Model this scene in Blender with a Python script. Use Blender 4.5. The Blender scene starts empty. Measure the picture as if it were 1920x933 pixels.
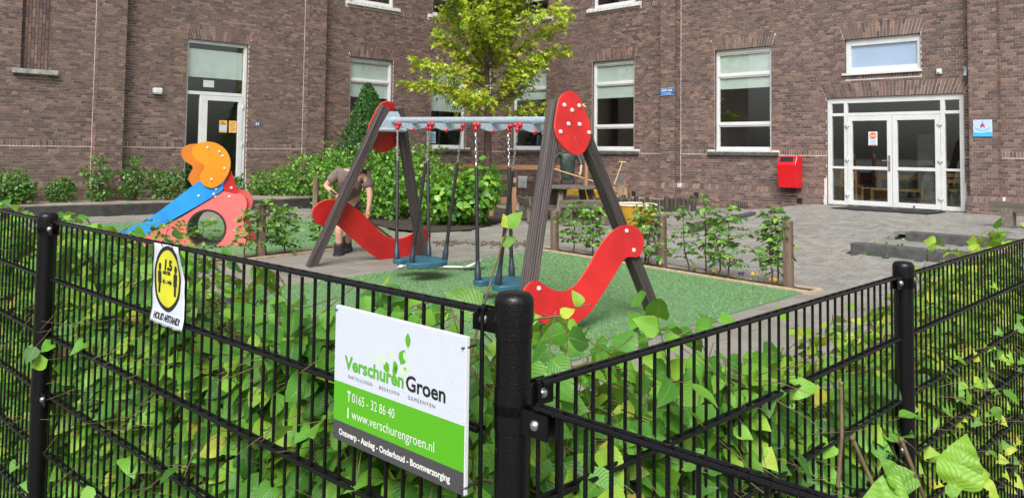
import bpy, bmesh, math, random
import numpy as np
from mathutils import Vector, Matrix, Euler, Quaternion
from math import pi, sin, cos, radians, hypot, atan2
random.seed(7)
rng = np.random.default_rng(11)
SC = bpy.context.scene
COL = SC.collection
V = Vector

# ------------------------------------------------------------------ camera, world, sun, exposure
cam_d = bpy.data.cameras.new('camera'); cam = bpy.data.objects.new('camera', cam_d); COL.objects.link(cam)
SC.camera = cam
FPX, PITCH, ROLL, EYE = 1460.0, 0.0483774, 0.0125784, 1.5
cp, sp, cr, sr = cos(PITCH), sin(PITCH), cos(ROLL), sin(ROLL)
_Rx = np.array([[1, 0, 0], [0, sp, -cp], [0, cp, sp]]); _Rz = np.array([[cr, -sr, 0], [sr, cr, 0], [0, 0, 1]])
CM = _Rz @ _Rx                                     # world -> camera (x right, y down, z forward)
M3 = Matrix((CM[0], -CM[1], -CM[2])).transposed()
cam.matrix_world = Matrix.Translation((0, 0, EYE)) @ M3.to_4x4()
cam_d.sensor_fit = 'HORIZONTAL'; cam_d.sensor_width = 36.0
cam_d.lens = FPX / 1920 * 36.0
cam_d.shift_x = 0.0; cam_d.shift_y = -(466.5 - 213.0) / 1920.0
cam_d.clip_start = 0.05; cam_d.clip_end = 2000.0

def proj(P):                                       # only used to choose which repeats show largest
    c = CM @ (np.asarray(P, float) - np.array([0, 0, EYE]))
    if c[2] < .05: return None
    return 960 + FPX * c[0] / c[2], 213 + FPX * c[1] / c[2], c[2]

w = bpy.data.worlds.new('World'); SC.world = w; w.use_nodes = True
wn = w.node_tree.nodes; wl = w.node_tree.links
for n in list(wn): wn.remove(n)
SUN_EL, SUN_AZ = radians(47), radians(188)         # high, from behind and left of the camera
sky = wn.new('ShaderNodeTexSky'); sky.sky_type = 'NISHITA'; sky.sun_disc = False
sky.sun_elevation = SUN_EL; sky.sun_rotation = SUN_AZ; sky.air_density = 1.0; sky.dust_density = 4.0; sky.ozone_density = 1.0
hs = wn.new('ShaderNodeHueSaturation'); hs.inputs['Saturation'].default_value = 0.22   # overcast: nearly white
bg = wn.new('ShaderNodeBackground'); bg.inputs['Strength'].default_value = 0.085
wo = wn.new('ShaderNodeOutputWorld')
wl.new(sky.outputs[0], hs.inputs['Color']); wl.new(hs.outputs[0], bg.inputs['Color']); wl.new(bg.outputs[0], wo.inputs['Surface'])
sd = bpy.data.lights.new('sun', 'SUN'); sd.energy = 2.3; sd.angle = radians(32); sd.color = (1.0, .97, .93)
sun = bpy.data.objects.new('sun', sd); COL.objects.link(sun)
# direction to the sun: compass rotation measured like the sky texture's (clockwise from +Y)
sdir = V((sin(SUN_AZ) * cos(SUN_EL), cos(SUN_AZ) * cos(SUN_EL), sin(SUN_EL)))
sun.rotation_euler = sdir.to_track_quat('Z', 'Y').to_euler(); sun.location = sdir * 60
vs = SC.view_settings; SC.display_settings.display_device = 'sRGB'
vs.view_transform = 'Standard'; vs.look = 'None'; vs.gamma = 1.0; vs.use_curve_mapping = False
vs.exposure = 1.0
SC.cycles.use_denoising = True
SC.cycles.max_bounces = 8; SC.cycles.transparent_max_bounces = 16

# ------------------------------------------------------------------ materials
def newmat(name):
    m = bpy.data.materials.new(name); m.use_nodes = True
    nt = m.node_tree
    return m, nt, nt.nodes, nt.links, nt.nodes['Principled BSDF']
def rgba(c): return (c[0], c[1], c[2], 1.0)
def coords(nd, ln, scale=(1, 1, 1), gen='Object'):
    tc = nd.new('ShaderNodeTexCoord'); mp = nd.new('ShaderNodeMapping'); mp.inputs['Scale'].default_value = scale
    ln.new(tc.outputs[gen], mp.inputs['Vector']); return mp.outputs[0]
def noise(nd, ln, vec, scale, detail=4, rough=.55):
    n = nd.new('ShaderNodeTexNoise'); n.inputs['Scale'].default_value = scale; n.inputs['Detail'].default_value = detail
    n.inputs['Roughness'].default_value = rough; ln.new(vec, n.inputs['Vector']); return n.outputs['Fac']
def ramp(nd, ln, fac, stops):
    r = nd.new('ShaderNodeValToRGB'); e = r.color_ramp.elements
    while len(e) < len(stops): e.new(.5)
    for el, (p, c) in zip(e, stops): el.position = p; el.color = rgba(c)
    ln.new(fac, r.inputs[0]); return r.outputs[0]
def mixc(nd, ln, fac, a, b, mode='MIX'):
    m = nd.new('ShaderNodeMix'); m.data_type = 'RGBA'; m.blend_type = mode
    for s, v in ((0, fac), (6, a), (7, b)):
        if hasattr(v, 'is_linked'): ln.new(v, m.inputs[s])
        elif isinstance(v, (int, float)): m.inputs[s].default_value = v
        else: m.inputs[s].default_value = rgba(v)
    return m.outputs[2]
def bump(nd, ln, b, h, strength=.3, dist=.01):
    n = nd.new('ShaderNodeBump'); n.inputs['Strength'].default_value = strength; n.inputs['Distance'].default_value = dist
    ln.new(h, n.inputs['Height']); ln.new(n.outputs[0], b.inputs['Normal']); return n
def mth(nd, ln, op, a, b=None):
    n = nd.new('ShaderNodeMath'); n.operation = op
    for i, v in enumerate((a, b)):
        if v is None: continue
        if hasattr(v, 'is_linked'): ln.new(v, n.inputs[i])
        else: n.inputs[i].default_value = v
    return n.outputs[0]
def M(name, c1, c2=None, scale=8.0, rough=.6, stretch=(1, 1, 1), bmp=0.0, bscale=None, bdist=.004, metal=0.0, coat=0.0, detail=5, spec=.5, lo=.35, hi=.65):
    m, nt, nd, ln, b = newmat(name)
    b.inputs['Roughness'].default_value = rough; b.inputs['Metallic'].default_value = metal
    b.inputs['Specular IOR Level'].default_value = spec
    if coat: b.inputs['Coat Weight'].default_value = coat; b.inputs['Coat Roughness'].default_value = .12
    vec = coords(nd, ln, stretch)
    if c2 is not None:
        f = noise(nd, ln, vec, scale, detail)
        ln.new(ramp(nd, ln, f, [(lo, c1), (hi, c2)]), b.inputs['Base Color'])
    else: b.inputs['Base Color'].default_value = rgba(c1)
    if bmp:
        h = noise(nd, ln, vec, bscale or scale * 3, 6, .6); bump(nd, ln, b, h, bmp, bdist)
    return m
def island_random(nd, ln):
    g = nd.new('ShaderNodeNewGeometry'); o = nd.new('ShaderNodeObjectInfo')
    return mth(nd, ln, 'FRACT', mth(nd, ln, 'ADD', g.outputs['Random Per Island'], o.outputs['Random']))

def brick_mat():
    m, nt, nd, ln, b = newmat('brick')
    r = island_random(nd, ln)
    c = ramp(nd, ln, r, [(0, (.050, .032, .032)), (.2, (.094, .058, .052)), (.45, (.130, .081, .071)), (.7, (.168, .103, .086)), (.88, (.215, .130, .100)), (1, (.28, .175, .132))])
    vec = coords(nd, ln)
    big = noise(nd, ln, vec, .55, 3)
    c = mixc(nd, ln, mth(nd, ln, 'MULTIPLY', mth(nd, ln, 'MAXIMUM', mth(nd, ln, 'SUBTRACT', big, .45), 0.0), 1.3), c, (.18, .125, .10))
    drk = ramp(nd, ln, noise(nd, ln, vec, .9, 6, .7), [(.52, (0, 0, 0)), (.72, (1, 1, 1))])
    c = mixc(nd, ln, mth(nd, ln, 'MULTIPLY', drk, .38), c, (.075, .055, .05))
    sm = noise(nd, ln, vec, 45, 4)
    c = mixc(nd, ln, mth(nd, ln, 'MULTIPLY', sm, .45), c, (.11, .075, .065))
    n3 = noise(nd, ln, vec, 2.3, 5, .7)
    lt = ramp(nd, ln, n3, [(.66, (0, 0, 0)), (.78, (1, 1, 1))])
    c = mixc(nd, ln, mth(nd, ln, 'MULTIPLY', lt, .28), c, (.33, .27, .24))
    ln.new(c, b.inputs['Base Color']); b.inputs['Roughness'].default_value = .72
    bump(nd, ln, b, sm, .5, .006)
    return m
def mortar_mat():
    return M('mortar', (.53, .475, .44), (.69, .625, .58), 6, .9, bmp=.4, bscale=60)
def leaf_mat(name, stops, trans=.3, rough=.38, vein=True, spec=.5):
    m, nt, nd, ln, b = newmat(name)
    r = island_random(nd, ln)
    c = ramp(nd, ln, r, stops)
    if vein:
        tc = nd.new('ShaderNodeUVMap'); sx = nd.new('ShaderNodeSeparateXYZ'); ln.new(tc.outputs[0], sx.inputs[0])
        au = mth(nd, ln, 'ABSOLUTE', mth(nd, ln, 'SUBTRACT', sx.outputs[0], .5))
        ph = mth(nd, ln, 'SUBTRACT', mth(nd, ln, 'MULTIPLY', sx.outputs[1], 9.0), mth(nd, ln, 'MULTIPLY', au, 7.0))
        sv = mth(nd, ln, 'POWER', mth(nd, ln, 'ABSOLUTE', mth(nd, ln, 'SUBTRACT', mth(nd, ln, 'FRACT', ph), .5)), 2.0)   # 0 at vein .. .25 between
        mid = mth(nd, ln, 'LESS_THAN', au, .022)
        c = mixc(nd, ln, mth(nd, ln, 'MULTIPLY', mid, .45), c, (.30, .42, .12))
        vec0 = coords(nd, ln, (1, 1, 1), 'UV')
        nz = noise(nd, ln, vec0, 3.0, 3)
        c = mixc(nd, ln, mth(nd, ln, 'MULTIPLY', nz, .22), c, (.13, .30, .06))
        bump(nd, ln, b, sv, .55, .004)
    ln.new(c, b.inputs['Base Color']); b.inputs['Roughness'].default_value = rough; b.inputs['Specular IOR Level'].default_value = spec
    t = nd.new('ShaderNodeBsdfTranslucent'); mx = nd.new('ShaderNodeMixShader'); mx.inputs[0].default_value = trans
    tcol = mixc(nd, ln, .55, c, (.45, .60, .06)); ln.new(tcol, t.inputs['Color'])
    out = nd['Material Output']; ln.new(b.outputs[0], mx.inputs[1]); ln.new(t.outputs[0], mx.inputs[2]); ln.new(mx.outputs[0], out.inputs[0])
    return m
def glass_mat():
    m, nt, nd, ln, b = newmat('window_glass')
    tr = nd.new('ShaderNodeBsdfTransparent'); tr.inputs[0].default_value = (.94, .97, .955, 1)
    gl = nd.new('ShaderNodeBsdfGlossy'); gl.inputs['Roughness'].default_value = .015; gl.inputs[0].default_value = (.95, 1, .98, 1)
    lw = nd.new('ShaderNodeLayerWeight'); lw.inputs['Blend'].default_value = .5
    f2 = mth(nd, ln, 'ADD', mth(nd, ln, 'MULTIPLY', mth(nd, ln, 'POWER', lw.outputs['Facing'], 4.0), .8), .14)
    mx = nd.new('ShaderNodeMixShader'); ln.new(f2, mx.inputs[0]); ln.new(tr.outputs[0], mx.inputs[1]); ln.new(gl.outputs[0], mx.inputs[2])
    ln.new(mx.outputs[0], nd['Material Output'].inputs[0]); return m
def drops_paint(name, base, rough=.35, scale=420, strength=.5, dist=.0015, var=None, thr=.33):
    m, nt, nd, ln, b = newmat(name)
    b.inputs['Base Color'].default_value = rgba(base); b.inputs['Roughness'].default_value = rough; b.inputs['Specular IOR Level'].default_value = .32 if max(base) < .02 else .5
    vec = coords(nd, ln)
    vo = nd.new('ShaderNodeTexVoronoi'); vo.inputs['Scale'].default_value = scale; ln.new(vec, vo.inputs['Vector'])
    s = nd.new('ShaderNodeMapRange'); s.inputs[1].default_value = .12; s.inputs[2].default_value = thr; s.inputs[3].default_value = 1; s.inputs[4].default_value = 0
    ln.new(vo.outputs['Distance'], s.inputs[0])
    cell = nd.new('ShaderNodeSeparateColor'); ln.new(vo.outputs['Color'], cell.inputs[0])
    h = mth(nd, ln, 'MULTIPLY', s.outputs[0], mth(nd, ln, 'GREATER_THAN', cell.outputs[0], .45))
    bump(nd, ln, b, h, strength, dist)
    return m
def wood_mat(name, c1, c2, rough=.75, s=14):
    return M(name, c1, c2, s, rough, stretch=(1, 1, .06), bmp=.5, bscale=s * 2.5, bdist=.006, lo=.3, hi=.7)
def turf_mat():
    m, nt, nd, ln, b = newmat('artificial_turf')
    vec = coords(nd, ln)
    a = noise(nd, ln, vec, 220, 3); g = noise(nd, ln, vec, 14, 4)
    c = ramp(nd, ln, a, [(.3, (.07, .165, .06)), (.55, (.14, .27, .115)), (.75, (.23, .40, .20))])
    c = mixc(nd, ln, mth(nd, ln, 'MULTIPLY', g, .4), c, (.10, .22, .105))
    wr_ = ramp(nd, ln, noise(nd, ln, vec, 1.3, 5, .65), [(.55, (0, 0, 0)), (.75, (1, 1, 1))])
    c = mixc(nd, ln, mth(nd, ln, 'MULTIPLY', wr_, .35), c, (.16, .20, .12))
    ln.new(c, b.inputs['Base Color']); b.inputs['Roughness'].default_value = .6
    bump(nd, ln, b, a, .8, .012); return m
def paver_mat(name, lo, hi, wet=.5):
    m, nt, nd, ln, b = newmat(name)
    r = island_random(nd, ln)
    c = ramp(nd, ln, r, [(0, lo), (.6, tuple((a + c_) / 2 for a, c_ in zip(lo, hi))), (1, hi)])
    vec = coords(nd, ln, (1, 1, 1), 'Object')
    g = nd.new('ShaderNodeNewGeometry')
    big = noise(nd, ln, g.outputs['Position'], .9, 4)
    c = mixc(nd, ln, mth(nd, ln, 'MULTIPLY', big, .5), c, (.24, .22, .185))
    sm = noise(nd, ln, g.outputs['Position'], 120, 3)
    c = mixc(nd, ln, mth(nd, ln, 'MULTIPLY', sm, .3), c, (.10, .10, .095))
    ln.new(c, b.inputs['Base Color'])
    rr = nd.new('ShaderNodeMapRange'); rr.inputs[1].default_value = .35; rr.inputs[2].default_value = .65; rr.inputs[3].default_value = wet - .16; rr.inputs[4].default_value = wet + .22
    ln.new(big, rr.inputs[0]); ln.new(rr.outputs[0], b.inputs['Roughness'])
    bump(nd, ln, b, sm, .35, .003); return m

m_brick = brick_mat(); m_mortar = mortar_mat(); m_glass = glass_mat()
m_white = M('white_window_paint', (.53, .545, .55), (.59, .605, .60), 3, .35)
m_stone = M('grey_sill_stone', (.16, .16, .16), (.34, .34, .33), 9, .7, bmp=.3)
m_sillwhite = M('weathered_white_sill', (.42, .42, .42), (.66, .66, .65), 14, .6)
m_darksill = M('dark_tiled_sill', (.05, .05, .052), (.11, .11, .11), 9, .55)
m_blind = M('roller_blind_cloth', (.40, .47, .44), (.46, .53, .50), 5, .8)
m_room = M('interior_wall', (.16, .16, .15), (.28, .275, .25), .8, .8)
m_roomfloor = M('interior_floor', (.05, .045, .04), None, rough=.5)
m_ochre = M('ochre_paint', (.42, .24, .03), (.5, .3, .05), 3, .6)
m_indoorwood = M('varnished_beech', (.20, .10, .035), (.28, .15, .05), 8, .4, stretch=(1, 8, 1))
m_red = M('red_panel', (.40, .011, .012), (.55, .019, .016), 3.0, .38, bmp=.05, bscale=300)
m_rededge = M('red_panel_edge', (.62, .06, .05), None, rough=.5)
m_cap = M('bolt_cap_plastic', (.60, .52, .49), None, rough=.35)
m_orangeedge = M('orange_edge_highlight', (.80, .50, .14), None, rough=.5); m_orangeshade = M('shaded_orange_panel', (.46, .125, .003), (.54, .155, .006), 3, .4)  # edge colour holds a bevel highlight; rear panel's shade is put into its orange
m_orange = M('orange_panel', (.66, .19, .004), (.72, .23, .008), 3, .34)
m_blue = M('blue_panel', (.012, .20, .60), (.02, .25, .66), 3, .3)
m_blueedge = M('blue_panel_edge', (.12, .42, .74), None, rough=.5)
m_pink = M('salmon_panel', (.70, .115, .115), (.76, .15, .145), 4, .4)
m_darkred = M('dark_red_panel', (.38, .008, .012), (.44, .014, .016), 3, .35)
m_galv = M('galvanised_steel', (.36, .44, .52), (.50, .58, .66), 40, .38, metal=.35, detail=6)
m_chain = M('chain_steel', (.55, .55, .54), None, rough=.3, metal=.9)
m_steel = M('stainless_steel', (.62, .62, .62), None, rough=.25, metal=1.0)
m_redcap = M('red_cap_plastic', (.50, .012, .03), None, rough=.3)
m_rubber = M('black_rubber', (.012, .012, .013), (.022, .022, .023), 30, .45)
m_teal = M('teal_rubber', (.018, .085, .13), (.03, .115, .165), 12, .45, bmp=.1, bscale=120)
m_darkteal = M('blue_black_rubber', (.015, .028, .045), None, rough=.45)
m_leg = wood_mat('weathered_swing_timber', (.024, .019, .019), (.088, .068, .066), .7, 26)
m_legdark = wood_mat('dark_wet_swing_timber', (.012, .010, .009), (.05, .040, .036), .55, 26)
m_post = wood_mat('grey_brown_post_wood', (.07, .045, .032), (.20, .14, .105), .8, 22)
m_newwood = wood_mat('light_brown_stake_wood', (.22, .11, .05), (.36, .20, .10), .75, 18)
m_table = wood_mat('mossy_grey_table_wood', (.055, .048, .036), (.15, .13, .10), .8, 12)
m_bark = M('tree_bark', (.055, .035, .028), (.13, .085, .065), 20, .85, stretch=(1, 1, .2), bmp=.6, bscale=50)
m_twig = M('twig_bark', (.05, .032, .025), (.12, .075, .05), 30, .75)
m_greentwig = M('young_twig_bark', (.075, .055, .028), (.15, .11, .05), 30, .6)
m_fence = drops_paint('black_powder_coat', (.0035, .0035, .0045), .34, 300, .45, .0012)
m_fencerail = drops_paint('black_rail_with_raindrops', (.0035, .0035, .0045), .28, 190, .9, .003)
m_signface = drops_paint('wet_white_sign_face', (.53, .58, .66), .3, 260, .55, .0014, thr=.28)
m_signgreen = drops_paint('sign_green', (.085, .38, .012), .3, 260, .55, .0014, thr=.28)
m_signgrey = drops_paint('sign_grey', (.06, .06, .066), .3, 260, .4, .0014, thr=.28)
m_board = M('sign_foam_edge', (.66, .69, .74), None, rough=.6)
m_textgreen = M('letter_green', (.085, .36, .02), None, rough=.4)
m_textblack = M('letter_black', (.012, .012, .014), None, rough=.45)
m_textwhite = M('letter_white', (.66, .68, .66), None, rough=.4)
m_palegreen = M('pale_leaf_print', (.50, .68, .42), None, rough=.4)
m_paper = M('wet_paper_sheet', (.54, .59, .67), (.60, .64, .71), 5, .4)
m_yellow = M('sign_yellow', (.58, .58, .03), None, rough=.45)
m_turf = turf_mat()
m_paver = paver_mat('grey_concrete_paver', (.165, .163, .155), (.27, .266, .25), .55)
m_tile = paver_mat('square_paving_tile', (.18, .172, .152), (.255, .243, .215), .6)
m_kerb = M('dark_concrete_kerb', (.048, .048, .048), (.088, .087, .084), 10, .6, bmp=.25, bscale=70)
m_sand = M('joint_sand', (.10, .095, .085), (.17, .155, .13), 5, .9, bmp=.4, bscale=60)
m_soil = M('dark_soil', (.022, .016, .012), (.055, .04, .028), 18, .9, bmp=.9, bscale=60, bdist=.02)
m_edging = M('pale_wood_edging', (.34, .25, .17), (.46, .36, .26), 14, .8, bmp=.3)
m_bed = M('black_bed_edging', (.018, .018, .018), (.04, .038, .034), 6, .8, bmp=.5, bscale=30)
m_bedtop = M('gritty_bed_top', (.19, .165, .13), (.30, .265, .21), 4, .9, bmp=.4, bscale=80)
m_binred = M('red_bin_enamel', (.60, .005, .012), None, rough=.28, coat=.3)
m_hole = M('dark_opening', (.008, .008, .008), None, rough=.9)
m_mat = M('black_door_mat', (.012, .013, .017), (.02, .021, .025), 150, .9, bmp=.8, bscale=300)
m_tubyellow = M('yellow_tub_plastic', (.46, .27, .012), (.34, .16, .02), 4, .5, stretch=(6, 6, 1))
m_tubrim = M('pale_rim', (.60, .56, .46), None, rough=.5)
m_skin = M('skin', (.50, .27, .19), (.56, .32, .23), 14, .5)
m_hair = M('dark_hair', (.012, .009, .007), (.03, .022, .016), 60, .6)
m_shirt = M('taupe_work_shirt', (.13, .098, .085), (.185, .145, .125), 9, .85, bmp=.5, bscale=22, bdist=.012)
m_shorts = M('brown_work_shorts', (.085, .07, .06), (.12, .10, .085), 8, .85, bmp=.4, bscale=18, bdist=.01)
m_jacket = M('dark_green_rain_jacket', (.012, .028, .022), (.035, .06, .05), 7, .42, bmp=.8, bscale=14, bdist=.03)
m_darkshorts = M('dark_brown_shorts', (.03, .022, .022), (.05, .036, .034), 8, .85)
m_boot = M('black_work_boot', (.012, .011, .011), (.03, .028, .028), 20, .55, bmp=.4)
m_bluewhite = M('plaque_face', (.42, .55, .70), None, rough=.3)
m_streetblue = M('street_sign_blue', (.02, .14, .42), None, rough=.3)
m_skyblue = M('plaque_blue', (.05, .42, .78), None, rough=.3)
m_pipe = M('zinc_pipe', (.30, .34, .40), (.40, .44, .50), 12, .45, metal=.3)
m_cloth = M('black_cloth', (.012, .012, .016), (.03, .03, .036), 12, .75, bmp=.6, bscale=25, bdist=.02)
m_stickwood = M('pale_tool_handle', (.46, .30, .13), (.56, .38, .18), 10, .5)
m_stickdark = M('dark_tool_handle', (.035, .024, .018), None, rough=.6)
m_blade = M('worn_spade_blade', (.30, .30, .30), (.55, .55, .54), 14, .38, metal=.7)
m_darkblade = M('dark_spade_blade', (.05, .047, .043), (.09, .085, .08), 14, .6)
m_louver = M('white_vent', (.66, .68, .68), None, rough=.5)
m_log = M('palisade_log_wood', (.022, .018, .015), (.07, .058, .048), 18, .85, stretch=(1, 1, .15), bmp=.6)
m_logend = M('weathered_log_top', (.10, .085, .07), (.17, .15, .125), 18, .85)
m_stump = M('stump_bark', (.06, .035, .022), (.36, .24, .14), 9, .85, stretch=(1, 1, .3), bmp=1, bscale=16, bdist=.03)
m_chip = M('soil_crumbs', (.05, .038, .03), (.16, .13, .10), 20, .9)

G_hedge = [(0, (.026, .115, .014)), (.25, (.060, .215, .024)), (.55, (.115, .34, .034)), (.82, (.215, .47, .045)), (.965, (.34, .53, .05)), (.988, (.54, .50, .05)), (1, (.36, .19, .05))]
G_yell = [(0, (.08, .22, .022)), (.4, (.18, .39, .034)), (.75, (.34, .52, .045)), (1, (.54, .56, .05))]
m_leaf = leaf_mat('hedge_leaf', G_hedge, .36, .40, True, .36)
m_leafyell = leaf_mat('pale_hedge_leaf', G_yell, .34, .40, True, .36)
m_leafsap = leaf_mat('sapling_leaf', [(0, (.03, .12, .018)), (.5, (.07, .20, .025)), (.85, (.15, .31, .04)), (1, (.27, .42, .05))], .28, .4, False)
m_leafmaple = leaf_mat('maple_leaf', [(0, (.14, .28, .02)), (.3, (.30, .45, .028)), (.6, (.47, .58, .035)), (.85, (.58, .64, .045)), (.95, (.54, .46, .04)), (1, (.55, .30, .05))], .42, .45, False)
m_leafdark = leaf_mat('evergreen_leaf', [(0, (.012, .055, .012)), (.5, (.026, .10, .02)), (.85, (.05, .16, .03)), (1, (.10, .24, .05))], .2, .42, False)
m_leafshrub = leaf_mat('shrub_leaf', [(0, (.024, .105, .012)), (.4, (.06, .205, .02)), (.75, (.13, .32, .032)), (1, (.27, .45, .05))], .28, .42, False)
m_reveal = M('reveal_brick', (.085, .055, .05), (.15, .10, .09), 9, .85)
m_leafbed = leaf_mat('bed_shrub_leaf', [(0, (.02, .08, .014)), (.5, (.045, .15, .02)), (1, (.13, .28, .05))], .25, .42, False)
m_leafback = M('treeline_leaf', (.06, .10, .05), (.12, .18, .09), 5, .7)
# ------------------------------------------------------------------ helpers: meshes and objects
WM = {}                                            # world matrix of every object that serves as a parent
class MB:
    """Collects boxes, prisms, tubes and lathes; build() links them as ONE mesh object."""
    def __init__(s): s.v = []; s.f = []; s.mi = []; s.cur = 0
    def add(s, vs, fs):
        o = len(s.v); s.v.extend([tuple(p) for p in vs]); s.f.extend([tuple(i + o for i in f) for f in fs]); s.mi.extend([s.cur] * len(fs))
    def hexa(s, p, back=True):                     # 8 points: 0-3 one face (ccw from outside), 4-7 the other, same order
        f = [(0, 1, 2, 3), (0, 4, 5, 1), (1, 5, 6, 2), (2, 6, 7, 3), (3, 7, 4, 0)]
        if back: f.append((7, 6, 5, 4))
        s.add(p, f)
    def box(s, c, d, R=None):
        x, y, z = d[0] / 2, d[1] / 2, d[2] / 2
        ps = [V(q) for q in ((-x, -y, z), (x, -y, z), (x, y, z), (-x, y, z), (-x, -y, -z), (x, -y, -z), (x, y, -z), (-x, y, -z))]
        if R is not None: ps = [R @ q for q in ps]
        s.hexa([V(c) + q for q in ps])
    def prism(s, pts, off):                        # planar polygon (list of 3D points, normal along -off side) extruded by vector off
        n = len(pts); off = V(off); a = [V(p) for p in pts]; b = [p + off for p in a]
        s.add(a + b, [tuple(range(n - 1, -1, -1)), tuple(range(n, 2 * n))] + [(i, (i + 1) % n, n + (i + 1) % n, n + i) for i in range(n)])
    def tube(s, pts, r, n=8, cap=True):
        pts = [V(p) for p in pts]; rs = r if isinstance(r, (list, tuple)) else [r] * len(pts)
        rings = []; up = None
        for i, p in enumerate(pts):
            t = (pts[min(i + 1, len(pts) - 1)] - pts[max(i - 1, 0)])
            t = t.normalized() if t.length > 1e-9 else V((0, 0, 1))
            if up is None: up = V((0, 0, 1)) if abs(t.z) < .9 else V((1, 0, 0))
            a = t.cross(up)
            if a.length < 1e-5: a = t.orthogonal()
            a.normalize(); b = a.cross(t).normalized(); up = b
            rings.append([p + (a * cos(2 * pi * k / n) + b * sin(2 * pi * k / n)) * rs[i] for k in range(n)])
        vs = [q for ring in rings for q in ring]; fs = []
        for i in range(len(pts) - 1):
            for k in range(n):
                k2 = (k + 1) % n; fs.append((i * n + k, i * n + k2, (i + 1) * n + k2, (i + 1) * n + k))
        if cap:
            fs.append(tuple(range(n - 1, -1, -1))); L = (len(pts) - 1) * n; fs.append(tuple(L + k for k in range(n)))
        s.add(vs, fs)
    def lathe(s, prof, c, n=20, R=None):           # prof: (radius, height) from bottom to top
        vs = []; fs = []; c = V(c)
        for r, h in prof:
            for k in range(n):
                q = V((r * cos(2 * pi * k / n), r * sin(2 * pi * k / n), h))
                vs.append(c + (R @ q if R is not None else q))
        for i in range(len(prof) - 1):
            for k in range(n):
                k2 = (k + 1) % n; fs.append((i * n + k, i * n + k2, (i + 1) * n + k2, (i + 1) * n + k))
        fs.append(tuple(range(n - 1, -1, -1))); L = (len(prof) - 1) * n; fs.append(tuple(L + k for k in range(n)))
        s.add(vs, fs)
    def ball(s, c, r, n=10, m=6, sc=(1, 1, 1)):
        prof = [(max(1e-4, sin(pi * i / m)) * r, -cos(pi * i / m) * r) for i in range(m + 1)]
        s.lathe([(a * sc[0], h * sc[2]) for a, h in prof], c, n)
    def mesh(s, name, mats, smooth=None, org=None):
        me = bpy.data.meshes.new(name)
        v = s.v if org is None else [(p[0] - org[0], p[1] - org[1], p[2] - org[2]) for p in s.v]
        me.from_pydata(v, [], s.f); mats = mats if isinstance(mats, (list, tuple)) else [mats]
        for m in mats: me.materials.append(m)
        if len(mats) > 1: me.polygons.foreach_set('material_index', s.mi)
        if smooth is not None:
            me.polygons.foreach_set('use_smooth', [True] * len(me.polygons))
            if smooth < 180: me.set_sharp_from_angle(angle=radians(smooth))
        return me
    def build(s, name, mats, parent=None, smooth=None, bevel=0, kind=None, org=None, seg=2):
        o = link(name, s.mesh(name, mats, smooth, org), parent, Matrix.Translation(org) if org is not None else None)
        if bevel: bev(o, bevel, seg)
        if kind: o['kind'] = kind
        return o
def bev(o, wdt, seg=2, mat=-1):
    b = o.modifiers.new('bevel', 'BEVEL'); b.width = wdt; b.segments = seg; b.limit_method = 'ANGLE'; b.angle_limit = radians(40); b.material = mat
def link(name, me, parent=None, mw=None):
    o = bpy.data.objects.new(name, me); COL.objects.link(o)
    mw = mw if mw is not None else Matrix.Identity(4)
    o.matrix_basis = mw
    if parent is not None:
        o.parent = parent; o.matrix_parent_inverse = WM[parent.name].inverted()
    WM[o.name] = mw
    return o
def tag(o, label, cat, group=None, kind=None):
    o['label'] = label; o['category'] = cat
    if group: o['group'] = group
    if kind: o['kind'] = kind
    return o
def thing(name, label, cat, loc=(0, 0, 0), group=None, R=None):
    o = bpy.data.objects.new(name, None); COL.objects.link(o); o.empty_display_size = .1
    mw = Matrix.Translation(loc)
    if R is not None: mw = mw @ R
    o.matrix_basis = mw; WM[o.name] = mw
    return tag(o, label, cat, group)
def beam(name, A, B, wd, th, mat, parent=None, side=(0, 0, 1), bevel=.004, grooves=0, org=None):
    """a timber from A to B, in its own frame (z along it), so that the grain runs along it"""
    A = V(A); B = V(B); z = (B - A).normalized(); x = V(side).cross(z)
    if x.length < 1e-4: x = V((1, 0, 0)).cross(z)
    x.normalize(); y = z.cross(x); L = (B - A).length; m = MB()
    if grooves:
        pr = []; a, b = wd / 2, th / 2; g = .009
        def edge(p, q, nrm):
            out = [p]
            for k in range(grooves):
                t = (k + 1) / (grooves + 1); c = p.lerp(q, t); d = (q - p).normalized()
                out += [c - d * .006, c - nrm * g, c + d * .006]
            return out
        cs = [V((-a, -b)), V((a, -b)), V((a, b)), V((-a, b))]; ns = [V((0, -1)), V((1, 0)), V((0, 1)), V((-1, 0))]
        for i in range(4): pr += edge(cs[i], cs[(i + 1) % 4], ns[i])
        m.prism([(p.x, p.y, 0) for p in pr], (0, 0, L))
    else: m.box((0, 0, L / 2), (wd, th, L))
    mw = Matrix((x, y, z)).transposed().to_4x4(); mw.translation = A
    o = link(name, m.mesh(name, mat), parent, mw)
    if bevel: bev(o, bevel)
    return o
_txt = {}
def text_geo(body, size, xs=1.0, bold=0.0, align='LEFT', spacing=1.0):
    cu = bpy.data.curves.new('lettering', 'FONT'); cu.body = body; cu.size = size; cu.offset = bold; cu.align_x = align; cu.space_character = spacing; cu.resolution_u = 3
    ob = bpy.data.objects.new('lettering', cu); COL.objects.link(ob)
    dg = bpy.context.evaluated_depsgraph_get(); me = bpy.data.meshes.new_from_object(ob.evaluated_get(dg))
    vs = [(v.co.x * xs, v.co.y) for v in me.vertices]; fs = [tuple(p.vertices) for p in me.polygons]
    bpy.data.objects.remove(ob); bpy.data.curves.remove(cu); bpy.data.meshes.remove(me)
    return vs, fs
def text_width(body, size, bold=0, spacing=1.0):
    vs, _ = text_geo(body, size, 1.0, bold, 'LEFT', spacing); return min(v[0] for v in vs), max(v[0] for v in vs)
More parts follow.
